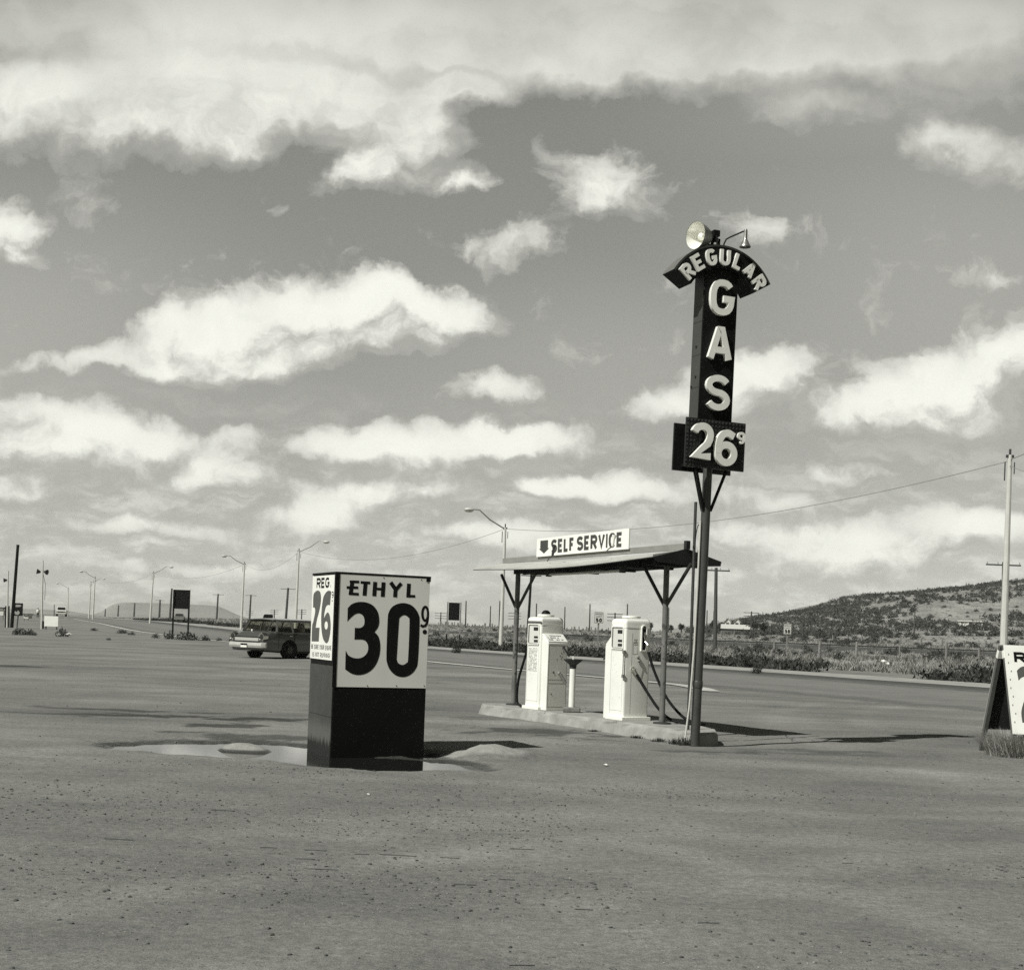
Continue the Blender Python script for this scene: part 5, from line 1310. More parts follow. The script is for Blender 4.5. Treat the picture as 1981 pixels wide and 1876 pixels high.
# ------------------------------------------------------------------ poles, lamps, wires
def foot(x, y, d):
    """ground point straight below a point of the photograph at distance d"""
    p = at(x, y, d); return Vector((p.x, p.y, gz(p.x, p.y)))
LAMP_TOPS = {}
def street_lamp(key, label, base, top, d, head, arm_y):
    b = foot(base[0], base[1], d); t = at(top[0], top[1], d)
    s = thing('street_lamp', label, 'street lamp', b, 0, 'tall pale street lamps along the highway')
    tv = t - b; MB().tube([Vector((0, 0, -.3)), tv * .5, tv], [.17, .13, .09], 10).build('pole', M_ALU, s)
    if head:
        h = at(head[0], head[1], d - 1.2) - b
        a = MB(); st = tv * .985
        m1 = st.lerp(h, .45) + Vector((0, 0, .02 * (h - st).length)); m2 = st.lerp(h, .75) + Vector((0, 0, .11 * (h - st).length)); 
        a.tube([st, m1, m2, h + Vector((0, 0, .05))], [.05, .045, .04, .035], 6); ar = a.build('arm', M_BOWLBACK, s)
        ax = Vector((h.x - st.x, h.y - st.y, 0)).normalized(); q = Vector((1, 0, 0)).rotation_difference(ax).to_matrix().to_4x4()
        l = MB(); l.lathe([(0, -.22), (.16, -.20), (.26, -.08), (.28, 0), (.22, .10), (.10, .16), (0, .18)], 16, Matrix.Translation(h + ax * .15) @ q @ Matrix.Diagonal((1.35, 1, .85, 1))); l.build('lamp_head', M_ALU, ar)
    f = MB(); f.box(-.16, .16, -.05, .05, -.12, .0, Matrix.Translation(tv)); f.tube([tv + Vector((0, 0, -.1)), tv + Vector((0, 0, .25))], .05, 6)
    f.tube([tv + Vector((-.2, 0, -.3)), tv + Vector((-.2, 0, -1.1))], .03, 5); f.tube([tv + Vector((.2, 0, -.3)), tv + Vector((.2, 0, -.8))], .025, 5); f.build('insulator_bracket', M_DARKMETAL, s)
    LAMP_TOPS[key] = t
street_lamp('right', 'tallest street lamp pole rising behind the board sign at the right', (1941, 1262), (1954, 880), 57, None, 0)
street_lamp('A', 'street lamp with arm to the left standing behind the canopy left post', (970, 1213), (977.5, 1020), 97, (911, 986), 0)
street_lamp('B', 'street lamp with arm to the right standing behind the price box', (572, 1195), (578.5, 1065), 146, (629, 1048), 0)
street_lamp('C', 'street lamp with arm to the left standing behind the wagon hood', (467, 1195), (473, 1090), 181, (436, 1075.5), 0)
street_lamp('D', 'street lamp with arm to the right left of the near billboard', (290, 1202), (297, 1108), 215, (330, 1096.5), 0)
street_lamp('E', 'street lamp with arm to the left over the left slope of the mesa', (179.5, 1196), (184, 1117), 253, (159, 1105.5), 0)
street_lamp('F', 'thin far street lamp with arm to the right beside the mesa foot', (172, 1192), (176, 1126), 300, (200, 1119.5), 0)
street_lamp('G', 'farthest street lamp with arm to the left above the white truck', (131, 1186), (132.5, 1137), 400, (112, 1128.5), 0)
def wire(a, b, sag, label, r=.018, n=24):
    mb = MB(); a = Vector(a); b = Vector(b)
    mb.tube([a.lerp(b, k / n) - Vector((0, 0, sag * 4 * (k / n) * (1 - k / n))) for k in range(n + 1)], r, 5)
    tag(mb.build('overhead_wire', M_BOWLBACK), label, 'wire', 'wires strung between the street lamps')
T = LAMP_TOPS
wire(T['right'] + Vector((0, 0, -.25)), T['A'] + Vector((0, 0, -.1)), 1.15, 'long overhead wire from the right edge pole to the lamp behind the canopy', .017)
wire(T['A'] + Vector((0, 0, -.1)), T['B'] + Vector((0, 0, -.1)), 1.5, 'overhead wire sagging above the price box', .016)
wire(T['B'] + Vector((0, 0, -.1)), T['C'] + Vector((0, 0, -.1)), 1.3, 'short overhead wire sagging above the wagon', .016)
wire(T['C'] + Vector((0, 0, -.1)), T['D'] + Vector((0, 0, -.1)), 1.3, 'overhead wire sagging above the near billboard', .016)
wire(T['D'] + Vector((0, 0, -.1)), T['E'] + Vector((0, 0, -.1)), 1.2, 'faint overhead wire above the mesa left end', .016)
wire(T['right'] + Vector((0, 0, -.2)), at(2120, 790, 50), .2, 'overhead wire leaving the photo at its upper right edge', .017)
wire(T['right'] + Vector((0, 0, -.45)), at(2120, 905, 40), .3, 'thin service wire leaving the photo just below the upper one', .012)

def t_pole(label, base, top, d, arms=1, arm_w=2.4, r=.14, group=None, cat='utility pole', name='utility_pole', dx=0.0, m=None):
    b = foot(base[0], base[1], d); t = at(top[0], top[1], d)
    s = thing(name, label, cat, b, 0, group); tv = t - b; m = m or M_WOODDARK
    MB().tube([Vector((0, 0, -.3)), tv], [r, r * .75], 8).build('pole', m, s)
    for k in range(arms):
        z = -.25 - k * .62; c = tv + Vector((0, 0, z))
        a = MB(); a.box(-arm_w / 2, arm_w / 2, -.07, .05, -.06, .06, Matrix.Translation(c) @ Matrix.Rotation(dx, 4, 'Z'));
        ao = a.build('crossarm', m, s)
        n = 4 if d < 200 else 0
        for j in range(n):
            i = MB(); q = -arm_w / 2 + .1 + (arm_w - .2) * j / (n - 1); i.tube([c + Vector((q, 0, .05)), c + Vector((q, 0, .25))], .035, 5)
            i.build('insulator', M_BOWLBACK, ao)
    return s
t_pole('dark utility pole with one crossarm right of the tall sign pole', (1383.5, 1256), (1385.5, 1098), 121, 1, 1.25 * 2, .19)
t_pole('utility pole with one crossarm half hidden by the right street lamp', (1939, 1262), (1941.5, 1087), 112, 1, 2.9, .17)
t_pole('black utility pole rising behind the left gas pump', (1021, 1214), (1028, 1110), 185, 1, 2.8, .2, m=M_BLACK)
PG = 'utility poles far along the left side of the highway'
for label, b, t, d in (
    ('far utility pole with crossarm just left of the price box top', (552.5, 1203), (557.5, 1137), 300),
    ('far utility pole with crossarm right of the wagon windshield street lamp', (482.5, 1200), (485.5, 1150), 395),
    ('far utility pole on the right slope of the mesa', (419, 1198), (422, 1148.5), 400),
    ('far utility pole without crossarm hugging the near billboard', (328.5, 1196), (332.5, 1138), 340),
    ('far utility pole left of the near billboard over the mesa', (308, 1194), (309.8, 1160), 520),
    ('small far pole over the middle left of the mesa', (259, 1192), (260.8, 1166), 640),
    ('small far pole near the left top corner of the mesa', (228, 1191), (229.5, 1170.5), 700),
    ('tiny far pole below the left slope of the mesa', (203, 1190), (204, 1177.5), 800)):
    t_pole(label, b, t, d, 0 if 'without' in label or 'tiny' in label or 'top corner' in label else 1, 3.4, .30 if d < 420 else .42, PG)
TG = 'low telegraph poles with three crossarms along the railway'
for label, x, y, d, side in (
    ('telegraph pole with three crossarms left of the small house', 1454, 1182.5, 250, 1),
    ('telegraph pole with three crossarms just behind the right gas pump', 1190, 1185, 250, 1),
    ('telegraph pole with three crossarms behind the canopy left post', 996, 1184, 300, 1),
    ('telegraph pole with three crossarms beside the far billboard', 853, 1184, 327, 1),
    ('telegraph pole with three crossarms nearest the price box left edge', 584, 1178, 419, 1),
    ('telegraph pole with three crossarms above the wagon roof', 531, 1179, 483, 1),
    ('telegraph pole with three crossarms between wagon and pale lamp pole', 483, 1181, 500, 1)):
    t_pole(label, (x - 1.5, y + 40), (x, y), d, 3, 2.9, .17 if d < 400 else .22, TG, name='telegraph_pole', cat='telegraph pole')
SG = 'bare poles along the skyline behind the pumps'
for label, x, y, d in (('bare skyline pole right of the far billboard', 901.7, 1162, 260), ('short bare skyline pole between far billboard and white lamp pole', 949, 1172, 300), ('bare skyline pole touching the white lamp pole', 967, 1162, 260),
                       ('bare skyline pole left of the first gas pump top', 1038, 1167, 260), ('bare skyline pole right of the first gas pump', 1093, 1173.5, 290), ('bare skyline pole left of the speed limit sign', 1141.5, 1168, 260),
                       ('bare skyline pole above the second gas pump', 1214, 1168, 260), ('bare skyline pole just right of the canopy right post', 1294, 1175, 300), ('bare skyline pole right against the tall sign pole', 1368, 1180, 290), ('short bare skyline pole left of the dark utility pole', 1381, 1182, 330),
                       ('slender pole on the hillside left of the second speed limit sign', 1521, 1185, 330), ('slender pole on the hillside right of the second speed limit sign', 1553, 1205, 300), ('tallest of the bare poles low on the hillside near the right house', 1770, 1180, 320), ('small pole far left under the white truck lamp', 105, 1169, 420)):
    t_pole(label, (x - 1.2, y + 50), (x, y), d, 0, 2, .15, SG, name='bare_pole', cat='pole')

# left group of poles
def left_poles():
    b = foot(22.5, 1213, 128); t = at(34.6, 1056, 128)
    s = thing('leaning_pole', 'thick dark pole leaning to the right near the left edge', 'pole', b)
    MB().tube([Vector((0, 0, -.2)), t - b], [.16, .13], 10).build('shaft', M_BLACK, s)
    cp_ = MB(); cp_.lathe([(0, 0), (.15, 0), (.15, .12), (0, .14)], 10, Matrix.Translation(t - b)); cp_.build('cap', M_DARKMETAL, s)
    b = foot(80.5, 1216, 124); t = at(83, 1084, 124); tv = t - b
    s = thing('floodlight_pole', 'pale pole carrying two floodlights back to back at the left', 'floodlight pole', b)
    MB().tube([Vector((0, 0, -.2)), tv], [.10, .06], 10).build('pole', M_ALU, s)
    for sg in (-1, 1):
        c = at(82 + sg * 3, 1106 - sg * .5, 124) - b; ax = Vector((sg * .9, -.25, -.15 * sg)).normalized(); q = Vector((0, 0, 1)).rotation_difference(ax).to_matrix().to_4x4()
        l = MB(); l.lathe([(0, -.05), (.08, -.03), (.16, .12), (.25, .30), (.23, .31), (0, .22)], 16, Matrix.Translation(c + ax * .05) @ q); l.build('floodlight', M_DARKMETAL, s)
    w = MB(); w.tube([at(83, 1108, 124) - b, at(88, 1130, 124) - b, at(86.5, 1160, 124) - b], .02, 5); w.build('cable', M_RUBBER, s)
    b = foot(13.8, 1213, 126); t = at(15.8, 1104, 126); tv = t - b
    s = thing('floodlight_pole', 'pale pole carrying one floodlight at the far left edge', 'floodlight pole', b)
    MB().tube([Vector((0, 0, -.2)), tv], [.09, .06], 10).build('pole', M_ALU, s)
    c = at(12, 1122, 126) - b; ax = Vector((-.95, -.25, -.1)).normalized(); q = Vector((0, 0, 1)).rotation_difference(ax).to_matrix().to_4x4()
    l = MB(); l.lathe([(0, -.15), (.07, -.1), (.12, .05), (.21, .22), (.19, .23), (0, .15)], 16, Matrix.Translation(c) @ q); l.build('floodlight', M_DARKMETAL, s)
    for k, (xx, lab) in enumerate(((11.5, 'left one of two short dark posts at the foot of the single floodlight pole'), (16.0, 'right one of two short dark posts at the foot of the single floodlight pole'))):
        b = foot(xx, 1212, 127); t = at(xx + .6, 1172, 127)
        o = MB().tube([Vector((0, 0, -.2)), t - b], .11, 8).build('short_post', M_BLACK, None, loc=b); tag(o, lab, 'post', 'short dark posts at the left edge')
    # low white board and the dark board
    a, c, e, f_ = at(86, 1191, 124), at(113, 1191.5, 124), at(86.5, 1211, 124), at(112.5, 1210.5, 124)
    base = Vector(((a.x + c.x) / 2, 124, gz((a.x + c.x) / 2, 124)))
    s = thing('low_board', 'plain white board set low above the ground beside the two floodlight pole', 'sign board', base)
    w2 = (c.x - a.x) / 2; mb = MB(); mb.box(-w2, w2, -.03, .03, e.z - base.z, a.z - base.z); mb.build('board', M_WHITEP, s)
    for x in (-w2 + .15, w2 - .15): MB().box(x - .05, x + .05, .03, .12, -.1, a.z - base.z - .1).build('leg', M_WOODDARK, s)
    sd = MB(); sd.box(-w2 - .14, -w2 - .02, -.06, .06, .05, .75); sd.build('side_post', M_BLACK, s)
    b = foot(33, 1212, 130); a = at(27, 1166, 130) - b; c = at(43.5, 1191, 130) - b
    s = thing('dark_board', 'dark board on one post with pale smears beside the leaning pole', 'sign board', b)
    mb = MB(); mb.box(a.x, c.x, -.05, .05, c.z, a.z); bo = mb.build('board', M_BLACK, s)
    p = MB(); M = frame((a.x, -.052, c.z), (1, 0, 0), (0, 0, 1)); w, h = c.x - a.x, a.z - c.z
    p.prism([spline([(w * .2, h * .12), (w * .55, h * .08), (w * .7, h * .25), (w * .5, h * .42), (w * .4, h * .3), (w * .15, h * .35)])], .004, M); p.prism([spline([(w * .25, h * .7), (w * .75, h * .72), (w * .8, h * .85), (w * .3, h * .86)])], .004, M); p.build('pale_smear', mat('smear_grey', .3, .8), bo)
    MB().tube([Vector(((a.x + c.x) / 2 - .1, .06, -.2)), Vector(((a.x + c.x) / 2, .06, c.z + .1))], .06, 8).build('post', M_WOODDARK, s)
    # roadside things farther left
    yy = 190.0
    for (x0, x1, y0, y1, lab, m) in ((-8, 6, 1174, 1200, 'pale roadside stand cut by the left edge of the photo', M_HOUSEW), (46, 55, 1187, 1193, 'tiny white roadside shelter right of the dark board', M_HOUSEW)):
        a, c = at(x0, y0, yy), at(x1, y1, yy); bx = Vector(((a.x + c.x) / 2, yy, gz((a.x + c.x) / 2, yy)))
        s = thing('roadside_stand', lab, 'stand', bx); w2 = (c.x - a.x) / 2
        zt = a.z - bx.z
        MB().box(-w2, w2, 0, 1.5, zt * .35, zt * .8).build('counter', m, s); MB().box(-w2 - .1, w2 + .1, -.2, 1.7, zt * .86, zt).build('roof', M_ROOFD, s)
        for x in (-w2 + .06, w2 - .06): MB().box(x - .05, x + .05, .05, .15, -.1, zt * .86).build('post', M_POSTW, s)
left_poles()

def build_person():
    d = 240.0; b = foot(72.8, 1199, d)
    s = thing('person', 'person in white shirt and dark trousers walking far off by the highway', 'person', (b.x, b.y, b.z), R(25))
    bm = bmesh.new(); sk = bm.verts.layers.skin.new()
    J = dict(pel=(0, 0, .95), ch=(0, .02, 1.28), nk=(0, .0, 1.50), hd=(0, -.03, 1.63), ht=(0, -.03, 1.74),
             lh=(.10, 0, .90), lk=(.13, -.12, .50), lf=(.12, -.20, .07), lt=(.12, -.34, .04), rh=(-.10, 0, .90), rk=(-.11, .04, .48), rf=(-.11, .22, .10), rt=(-.11, .12, .03),
             ls=(.19, .0, 1.42), le=(.26, .10, 1.15), lw=(.26, .02, .92), lha=(.26, -.04, .84), rs=(-.19, 0, 1.42), re=(-.25, -.08, 1.16), rw=(-.22, -.26, 1.02), rha=(-.21, -.33, .98))
    Rr = dict(pel=.15, ch=.16, nk=.06, hd=.10, ht=.07, lh=.10, lk=.065, lf=.045, lt=.04, rh=.10, rk=.065, rf=.045, rt=.04, ls=.07, le=.045, lw=.032, lha=.035, rs=.07, re=.045, rw=.032, rha=.035)
    v = {k: bm.verts.new(p) for k, p in J.items()}
    for e in 'pel-ch ch-nk nk-hd hd-ht pel-lh lh-lk lk-lf lf-lt pel-rh rh-rk rk-rf rf-rt ch-ls ls-le le-lw lw-lha ch-rs rs-re re-rw rw-rha'.split():
        a, c = e.split('-'); bm.edges.new((v[a], v[c]))
    for k, q in v.items(): q[sk].radius = (Rr[k], Rr[k])
    v['pel'][sk].use_root = True
    me = bpy.data.meshes.new('body'); bm.to_mesh(me); bm.free(); me.materials.append(M_SKIN)
    o = bpy.data.objects.new('body', me); COL.objects.link(o); o.parent = s
    o.modifiers.new('skin', 'SKIN'); sb = o.modifiers.new('sub', 'SUBSURF'); sb.levels = 1; sb.render_levels = 1
    sh = MB(); sh.lathe([(0, .90), (.19, .90), (.20, 1.1), (.22, 1.36), (.16, 1.46), (.07, 1.50), (0, 1.51)], 14, Matrix.Diagonal((1, .75, 1, 1)))
    for sg, e, w in ((1, J['le'], J['lw']), (-1, J['re'], J['rw'])): sh.tube([(.18 * sg, 0, 1.42), e, w], [.085, .065, .05], 8)
    sh.build('shirt', M_CLOTHW, s)
    tr = MB(); tr.lathe([(0, .80), (.17, .82), (.185, .95), (.17, 1.0), (0, 1.0)], 12, Matrix.Diagonal((1, .75, 1, 1)))
    for h, k, f in (('lh', 'lk', 'lf'), ('rh', 'rk', 'rf')): tr.tube([J[h], J[k], J[f]], [.115, .085, .065], 8)
    tr.build('trousers', M_CLOTHD, s)
    ha = MB(); ha.lathe([(0, 1.70), (.095, 1.66), (.11, 1.70), (.09, 1.77), (0, 1.79)], 12, Matrix.Translation((0, -.02, 0))); ha.build('hair', M_BLACK, s)
build_person()

# ------------------------------------------------------------------ signs along the highway
def billboard(label, x0, x1, y0, y1, base_y, d, leg_m, over):
    a, c = at(x0, y0, d), at(x1, y1, d); xm = (a.x + c.x) / 2
    b = Vector((xm, d, gz(xm, d))); s = thing('billboard', label, 'billboard', b)
    w = (c.x - a.x) / 2; zt, zb = a.z - b.z, c.z - b.z
    bd = MB(); bd.box(-w, w, -.03, .03, zb, zt); bo = bd.build('board', M_BLACK, s)  # black tone paints the shade on the back of the board
    e = MB(); e.box(-w, w, -.035, .035, zt, zt + .035); e.build('lit_edge_strip', M_WHITEP, bo)  # white strip paints the sunlit top edge
    for sg in (-1, 1):
        x = sg * (w + over); l = MB(); l.box(x - .055, x + .055, -.10, .0, -.3, zt + .04 if over > .03 else zt - .02); l.build('leg', leg_m, s)
        if over > .03:
            k = MB(); k.box(x - .06, x + .06, -.105, .005, -.3, .95); k.build('leg_foot', M_BLACK, s)
    return s
billboard('billboard with shaded back painted black on two dark legs left of the wagon', 336, 367, 1140, 1178, 1233, 100, M_BLACK, -.05)
billboard('billboard with shaded back painted black on two pale legs right of the price box', 868.5, 888.5, 1165, 1200, 1243, 115, M_WOODGREY, .09)
def speed_sign(label, x0, x1, y0, y1, d, post):
    a, c = at(x0, y0, d), at(x1, y1, d); xm = (a.x + c.x) / 2; b = Vector((xm, d, gz(xm, d)))
    s = thing('speed_limit_sign', label, 'road sign', b, 0.08, 'speed limit signs')
    w = (c.x - a.x) / 2; zt, zb = a.z - b.z, c.z - b.z; H = zt - zb
    pl = MB(); pl.prism([round_rect(-w, w, 0, H, .05)], .02, frame((0, -.03, zb), (1, 0, 0), (0, 0, 1)), True); p = pl.build('plate', mat('sign_plate_white', .62, .5, var=.08), s)
    M = frame((0, -.051, zb), (1, 0, 0), (0, 0, 1)); t = MB()
    add_text(t, 'SPEED', M, -w * .76, w * .76, H * .74, H * .14, .018, .003, .3); add_text(t, 'LIMIT', M, -w * .6, w * .6, H * .53, H * .14, .018, .003, .3); add_text(t, '50', M, -w * .68, w * .68, H * .1, H * .36, .075, .003, .22); t.build('lettering', M_INK, p)
    bd = MB(); bd.prism([round_rect(-w * .95, w * .95, H * .025, H * .975, .04), round_rect(-w * .89, w * .89, H * .05, H * .95, .03)], .003, M); bd.build('border_line', M_INK, p)
    q = MB(); q.box(-.05, .05, -.01, .06, -.3, zt - .08); q.build('post', post, s)
speed_sign('speed limit 50 sign seen between the two gas pumps', 1150, 1166.8, 1183, 1206, 88, M_WOODGREY)
speed_sign('speed limit 50 sign right of the tall sign pole before the hill', 1516, 1530.5, 1206, 1227, 95, M_WOODGREY)
for x, y, h, d, lab in ((511, 1191, 9, 118, 'small dark leaning board beyond the wagon roof'),):
    b = foot(x, 1200, d); t = at(x, 1187, d)
    s = thing('leaning_board', lab, 'board', b); z = t.z - b.z
    mb = MB(); mb.prism([round_rect(-.42, .42, z - .62, z, .15)], .06, frame((0, 0, 0), (1, 0, 0), (.18, 0, 1)), True); mb.build('board', M_BLACK, s); MB().tube([(0, .05, -.2), (.1, .05, z - .5)], .05, 6).build('post', M_WOODDARK, s)

FG = 'weathered fence posts between highway and railway'
for x, y0, y1, d, lab in ((1497, 1241.5, 1272, 98, 'dark fence post left of the second speed limit sign'), (1584.5, 1241, 1275, 98, 'pale leaning fence post right of the second speed limit sign'), (1656, 1240.5, 1276, 98, 'sturdy pale fence post below the left part of the hill'), (1739, 1248, 1285, 96, 'thin pale stake before the railway bank'),
                          (1760, 1262, 1287, 88, 'short pale stake in the grass before the brush'), (1830, 1245, 1282, 97, 'dark fence post left of the board sign'), (1893, 1252, 1288, 94, 'fence post just beside the board sign'), (1334, 1236, 1268, 100, 'fence post just left of the tall sign pole')):
    b = foot(x, y1, d); t = at(x + 1.6, y0, d)
    m = M_WOODGREY if 'pale' in lab else M_POSTW
    o = MB().tube([Vector((0, 0, -.3)), t - b], [.10, .085] if 'thin' not in lab and 'short' not in lab else [.045, .04], 7).build('fence_post', m, None, loc=b); tag(o, lab, 'fence post', FG)
hp = None; rnd = random.Random(4)
for x in (1611, 1640, 1667, 1704, 1742, 1782, 1823, 1865, 1907, 1395, 1420):
    d = 235.0; b = foot(x, 1235, d)
    if hp is None:
        hp = MB().tube([(0, 0, -.2), (.02, 0, 1.25)], [.16, .14], 6).build('fence_post', M_POSTW, None); c = hp
    else: c = hp.copy(); COL.objects.link(c)
    c.location = b; tag(c, 'short dark fence post in a row across the foot of the hill', 'fence post', 'fence posts across the foot of the hill')
sp_ = None
x = 848.0
while x < 1300:
    d = 318.0 + rnd.uniform(-6, 6); b = foot(x, 1213, d)
    if sp_ is None: sp_ = MB().tube([(0, 0, -.3), (0, 0, .8)], [.13, .12], 5).build('fence_post', M_POSTW, None); c = sp_
    else: c = sp_.copy(); COL.objects.link(c)
    c.location = b; c.scale = (rnd.uniform(.8, 2.0), 1, rnd.uniform(.6, 1.3)); c.rotation_euler = (0, rnd.uniform(-.12, .12), 0)
    tag(c, 'stubby dark fence post standing on the skyline behind the pumps', 'fence post', 'stubby fence posts on the skyline'); x += rnd.uniform(3.5, 9)

# ------------------------------------------------------------------ houses
def house(label, x0, x1, y_eave, y_base, d, roof_h, depth, wall, roof, gable_end=False, windows=2):
    gp = ground_at((x0 + x1) / 2, y_base, 700); d = gp.y if 230 < gp.y < 560 and d < 345 else d
    a, c = at(x0, y_eave, d), at(x1, y_base, d); xm = (a.x + c.x) / 2; b = Vector((xm, d, c.z)); g = gz(xm, d)
    s = thing('house', label, 'house', b, -math.atan2(xm, d)); w = (c.x - a.x) / 2; h = a.z - b.z
    mb = MB(); mb.box(-w, w, 0, depth, min(-.3, g - b.z - .4), h)
    if gable_end: mb.add([(-w, 0, h), (w, 0, h), (0, 0, h + roof_h), (-w, depth, h), (w, depth, h), (0, depth, h + roof_h)], [(0, 1, 2), (4, 3, 5)])
    wl = mb.build('wall', wall, s)
    r = MB(); o = .35
    if gable_end:
        for sg in (-1, 1):
            V = [(0, -o, h + roof_h + .1), (sg * (w + o), -o, h - .2), (sg * (w + o), depth + o, h - .2), (0, depth + o, h + roof_h + .1)]; V += [(p[0], p[1], p[2] - .12) for p in V]
            r.add(V, [(0, 1, 2, 3), (7, 6, 5, 4), (0, 4, 5, 1), (1, 5, 6, 2), (2, 6, 7, 3)])
    else:
        V = [(-w - o, -o, h - .05), (w + o, -o, h - .05), (w + o, depth + o, h - .05), (-w - o, depth + o, h - .05), (-w - o, depth / 2, h + roof_h), (w + o, depth / 2, h + roof_h)]
        r.add(V, [(0, 1, 5, 4), (2, 3, 4, 5), (1, 2, 5), (3, 0, 4), (0, 3, 2, 1)])
    r.build('roof', roof, s)
    for k in range(windows):
        x = -w + 2 * w * (k + .5) / windows; f = MB(); f.box(x - .55, x + .55, -.03, .0, h * .42, h * .8); fo = f.build('window', M_WHITEP, s)
        p = MB(); p.box(x - .46, x + .46, -.045, -.031, h * .46, h * .76); p.build('pane', M_DIGIT, fo)
    if windows:
        dr = MB(); dr.box(-.4, .4, -.03, .0, .0, h * .8); dr.build('door', M_ROOFD, s)
    return s
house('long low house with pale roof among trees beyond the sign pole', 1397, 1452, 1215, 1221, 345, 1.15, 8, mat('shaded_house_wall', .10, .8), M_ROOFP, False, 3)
house('left one of two small white gabled houses behind the long low house', 1402, 1413, 1202, 1212, 375, 1.0, 6, M_HOUSEW, M_ROOFP, True, 1)
house('right one of two small white gabled houses behind the long low house', 1420, 1431, 1202.5, 1212, 375, 1.0, 6, M_HOUSEW, M_ROOFP, True, 1)
house('low white house with flat pale roof on the right hillside', 1856, 1900, 1201, 1210, 330, .3, 6, M_HOUSEW, M_ROOFP, False, 3)
house('tiny white shed on the hillside left of the low white house', 1681, 1690, 1196.5, 1200, 340, .2, 3, M_HOUSEW, M_ROOFP, False, 0)

# ------------------------------------------------------------------ plants
def clump(rng, n, rx, ry, h, leaf, up=.35, hollow=.25, lift=.0):
    """n little leaf blades through an uneven dome; returns vertices, triangles"""
    th = rng.uniform(0, 2 * np.pi, n); u = rng.uniform(0, 1, n) ** .5; ph = np.arcsin(rng.uniform(0, 1, n))
    rad = hollow + (1 - hollow) * u
    lob = 1 + .28 * np.sin(th * 3 + rng.uniform(0, 6)) + .18 * np.sin(th * 5 + rng.uniform(0, 6)) + .2 * np.sin(ph * 6 + th * 2)
    c = np.stack([np.cos(th) * np.cos(ph) * rad * rx * lob, np.sin(th) * np.cos(ph) * rad * ry * lob, lift + np.sin(ph) * rad * h * (1 + .18 * np.sin(th * 4 + 1))], -1)
    d = rng.normal(size=(n, 3)); d[:, 2] = np.abs(d[:, 2]) + up; d /= np.linalg.norm(d, axis=1)[:, None]
    s = rng.normal(size=(n, 3)); s -= d * (s * d).sum(1)[:, None]; s /= np.linalg.norm(s, axis=1)[:, None]
    L = leaf * rng.uniform(.5, 1.5, n)[:, None]; W = L * .33
    V = np.stack([c - s * W, c + s * W, c + d * L], 1).reshape(-1, 3)
    return V, np.arange(3 * n).reshape(n, 3)
def blades(rng, n, r, h, w, spread=.5):
    """grass blades rising from one foot"""
    a = rng.uniform(0, 2 * np.pi, n); q = rng.uniform(0, r, n)
    b = np.stack([np.cos(a) * q, np.sin(a) * q, np.zeros(n)], -1)
    a2 = a + rng.normal(0, .7, n); hh = h * rng.uniform(.45, 1.1, n); o = spread * hh * rng.uniform(.2, 1, n)
    tip = b + np.stack([np.cos(a2) * o, np.sin(a2) * o, hh], -1)
    s = np.stack([-np.sin(a2 + .5), np.cos(a2 + .5), np.zeros(n)], -1) * w
    V = np.stack([b - s, b + s, tip], 1).reshape(-1, 3)
    return V, np.arange(3 * n).reshape(n, 3)
def stuff_mesh(name, parts, m, label=None, cat=None):
    V = []; F = []; o = 0
    for v, f in parts: V.append(v); F.append(f + o); o += len(v)
    ob = big_mesh(name, np.concatenate(V), np.concatenate(F), m); ob['kind'] = 'stuff'
    if label: ob['label'] = label
    if cat: ob['category'] = cat
    return ob
def perp_out(d):  # unit vector away from the camera side of the highway at far-edge distance d
    x0, x1 = far_x(d - 1), far_x(d + 1); v = np.array([x1 - x0, 2.0]); v /= np.hypot(*v); return np.array([v[1], -v[0]])

rng = np.random.default_rng(21)
# dense dark brush along the far side of the highway
parts = []
Y = 30.0
while Y < 330:
    o = perp_out(Y); base = np.array([far_x(Y), Y]); bandw = 5.5 if Y < 130 else 6.5
    dens = 7 if Y < 140 else 4
    for k in range(dens):
        e = 1.2 + bandw * rng.uniform(0, 1) ** 1.15
        x, y = base + o * e + np.array([0, rng.uniform(-.5, .5)])
        if vnoise(np.array([x * .25]), np.array([y * .13]))[0] < (.22 if Y < 80 else .30) + .10 * e / bandw: continue
        big = rng.uniform(.22, .95) * (1.15 if Y < 75 else 1) * (1.45 if rng.random() < .14 else .80) * (.75 + .5 * vnoise(np.array([Y * .11]), np.array([3.0]))[0])
        v, f = clump(rng, int(70 if Y < 130 else 40), .75 * big + .25, .75 * big + .25, .66 * big, .17 if Y < 130 else .24)
        v += np.array([x, y, gz(x, y) - .05]); parts.append((v, f))
    Y += .42 if Y < 120 else (.62 if Y < 200 else 1.1)
stuff_mesh('roadside_brush', parts, M_BRUSH, 'dense dark brush lining the far side of the highway', 'brush')
# dry grass over the open land
parts = []
n0 = 21000
Yg = 60 + 420 * rng.uniform(0, 1, n0) ** 1.3
xr_ = .46 * Yg + 6; xl_ = np.maximum(far_x(Yg) + 6, -.42 * Yg)
xg = xl_ + (xr_ - xl_) * rng.uniform(0, 1, n0)
ok = (xl_ < xr_) & ~((vnoise(xg * .12, Yg * .05) < .28) & (rng.random(n0) < .8))
xg, Yg = xg[ok], Yg[ok]; zg = hz(xg, Yg)
for x, y, z in zip(xg, Yg, zg):
    h = rng.uniform(.18, .5); n = 10 if y < 160 else 7
    v, f = blades(rng, n, .34, h, .035 if y < 160 else .06, 1.1); v += np.array([x, y, z - .03]); parts.append((v, f))
stuff_mesh('dry_grass', parts, M_GRASS, 'pale dry grass over the land between highway and hill', 'grass')
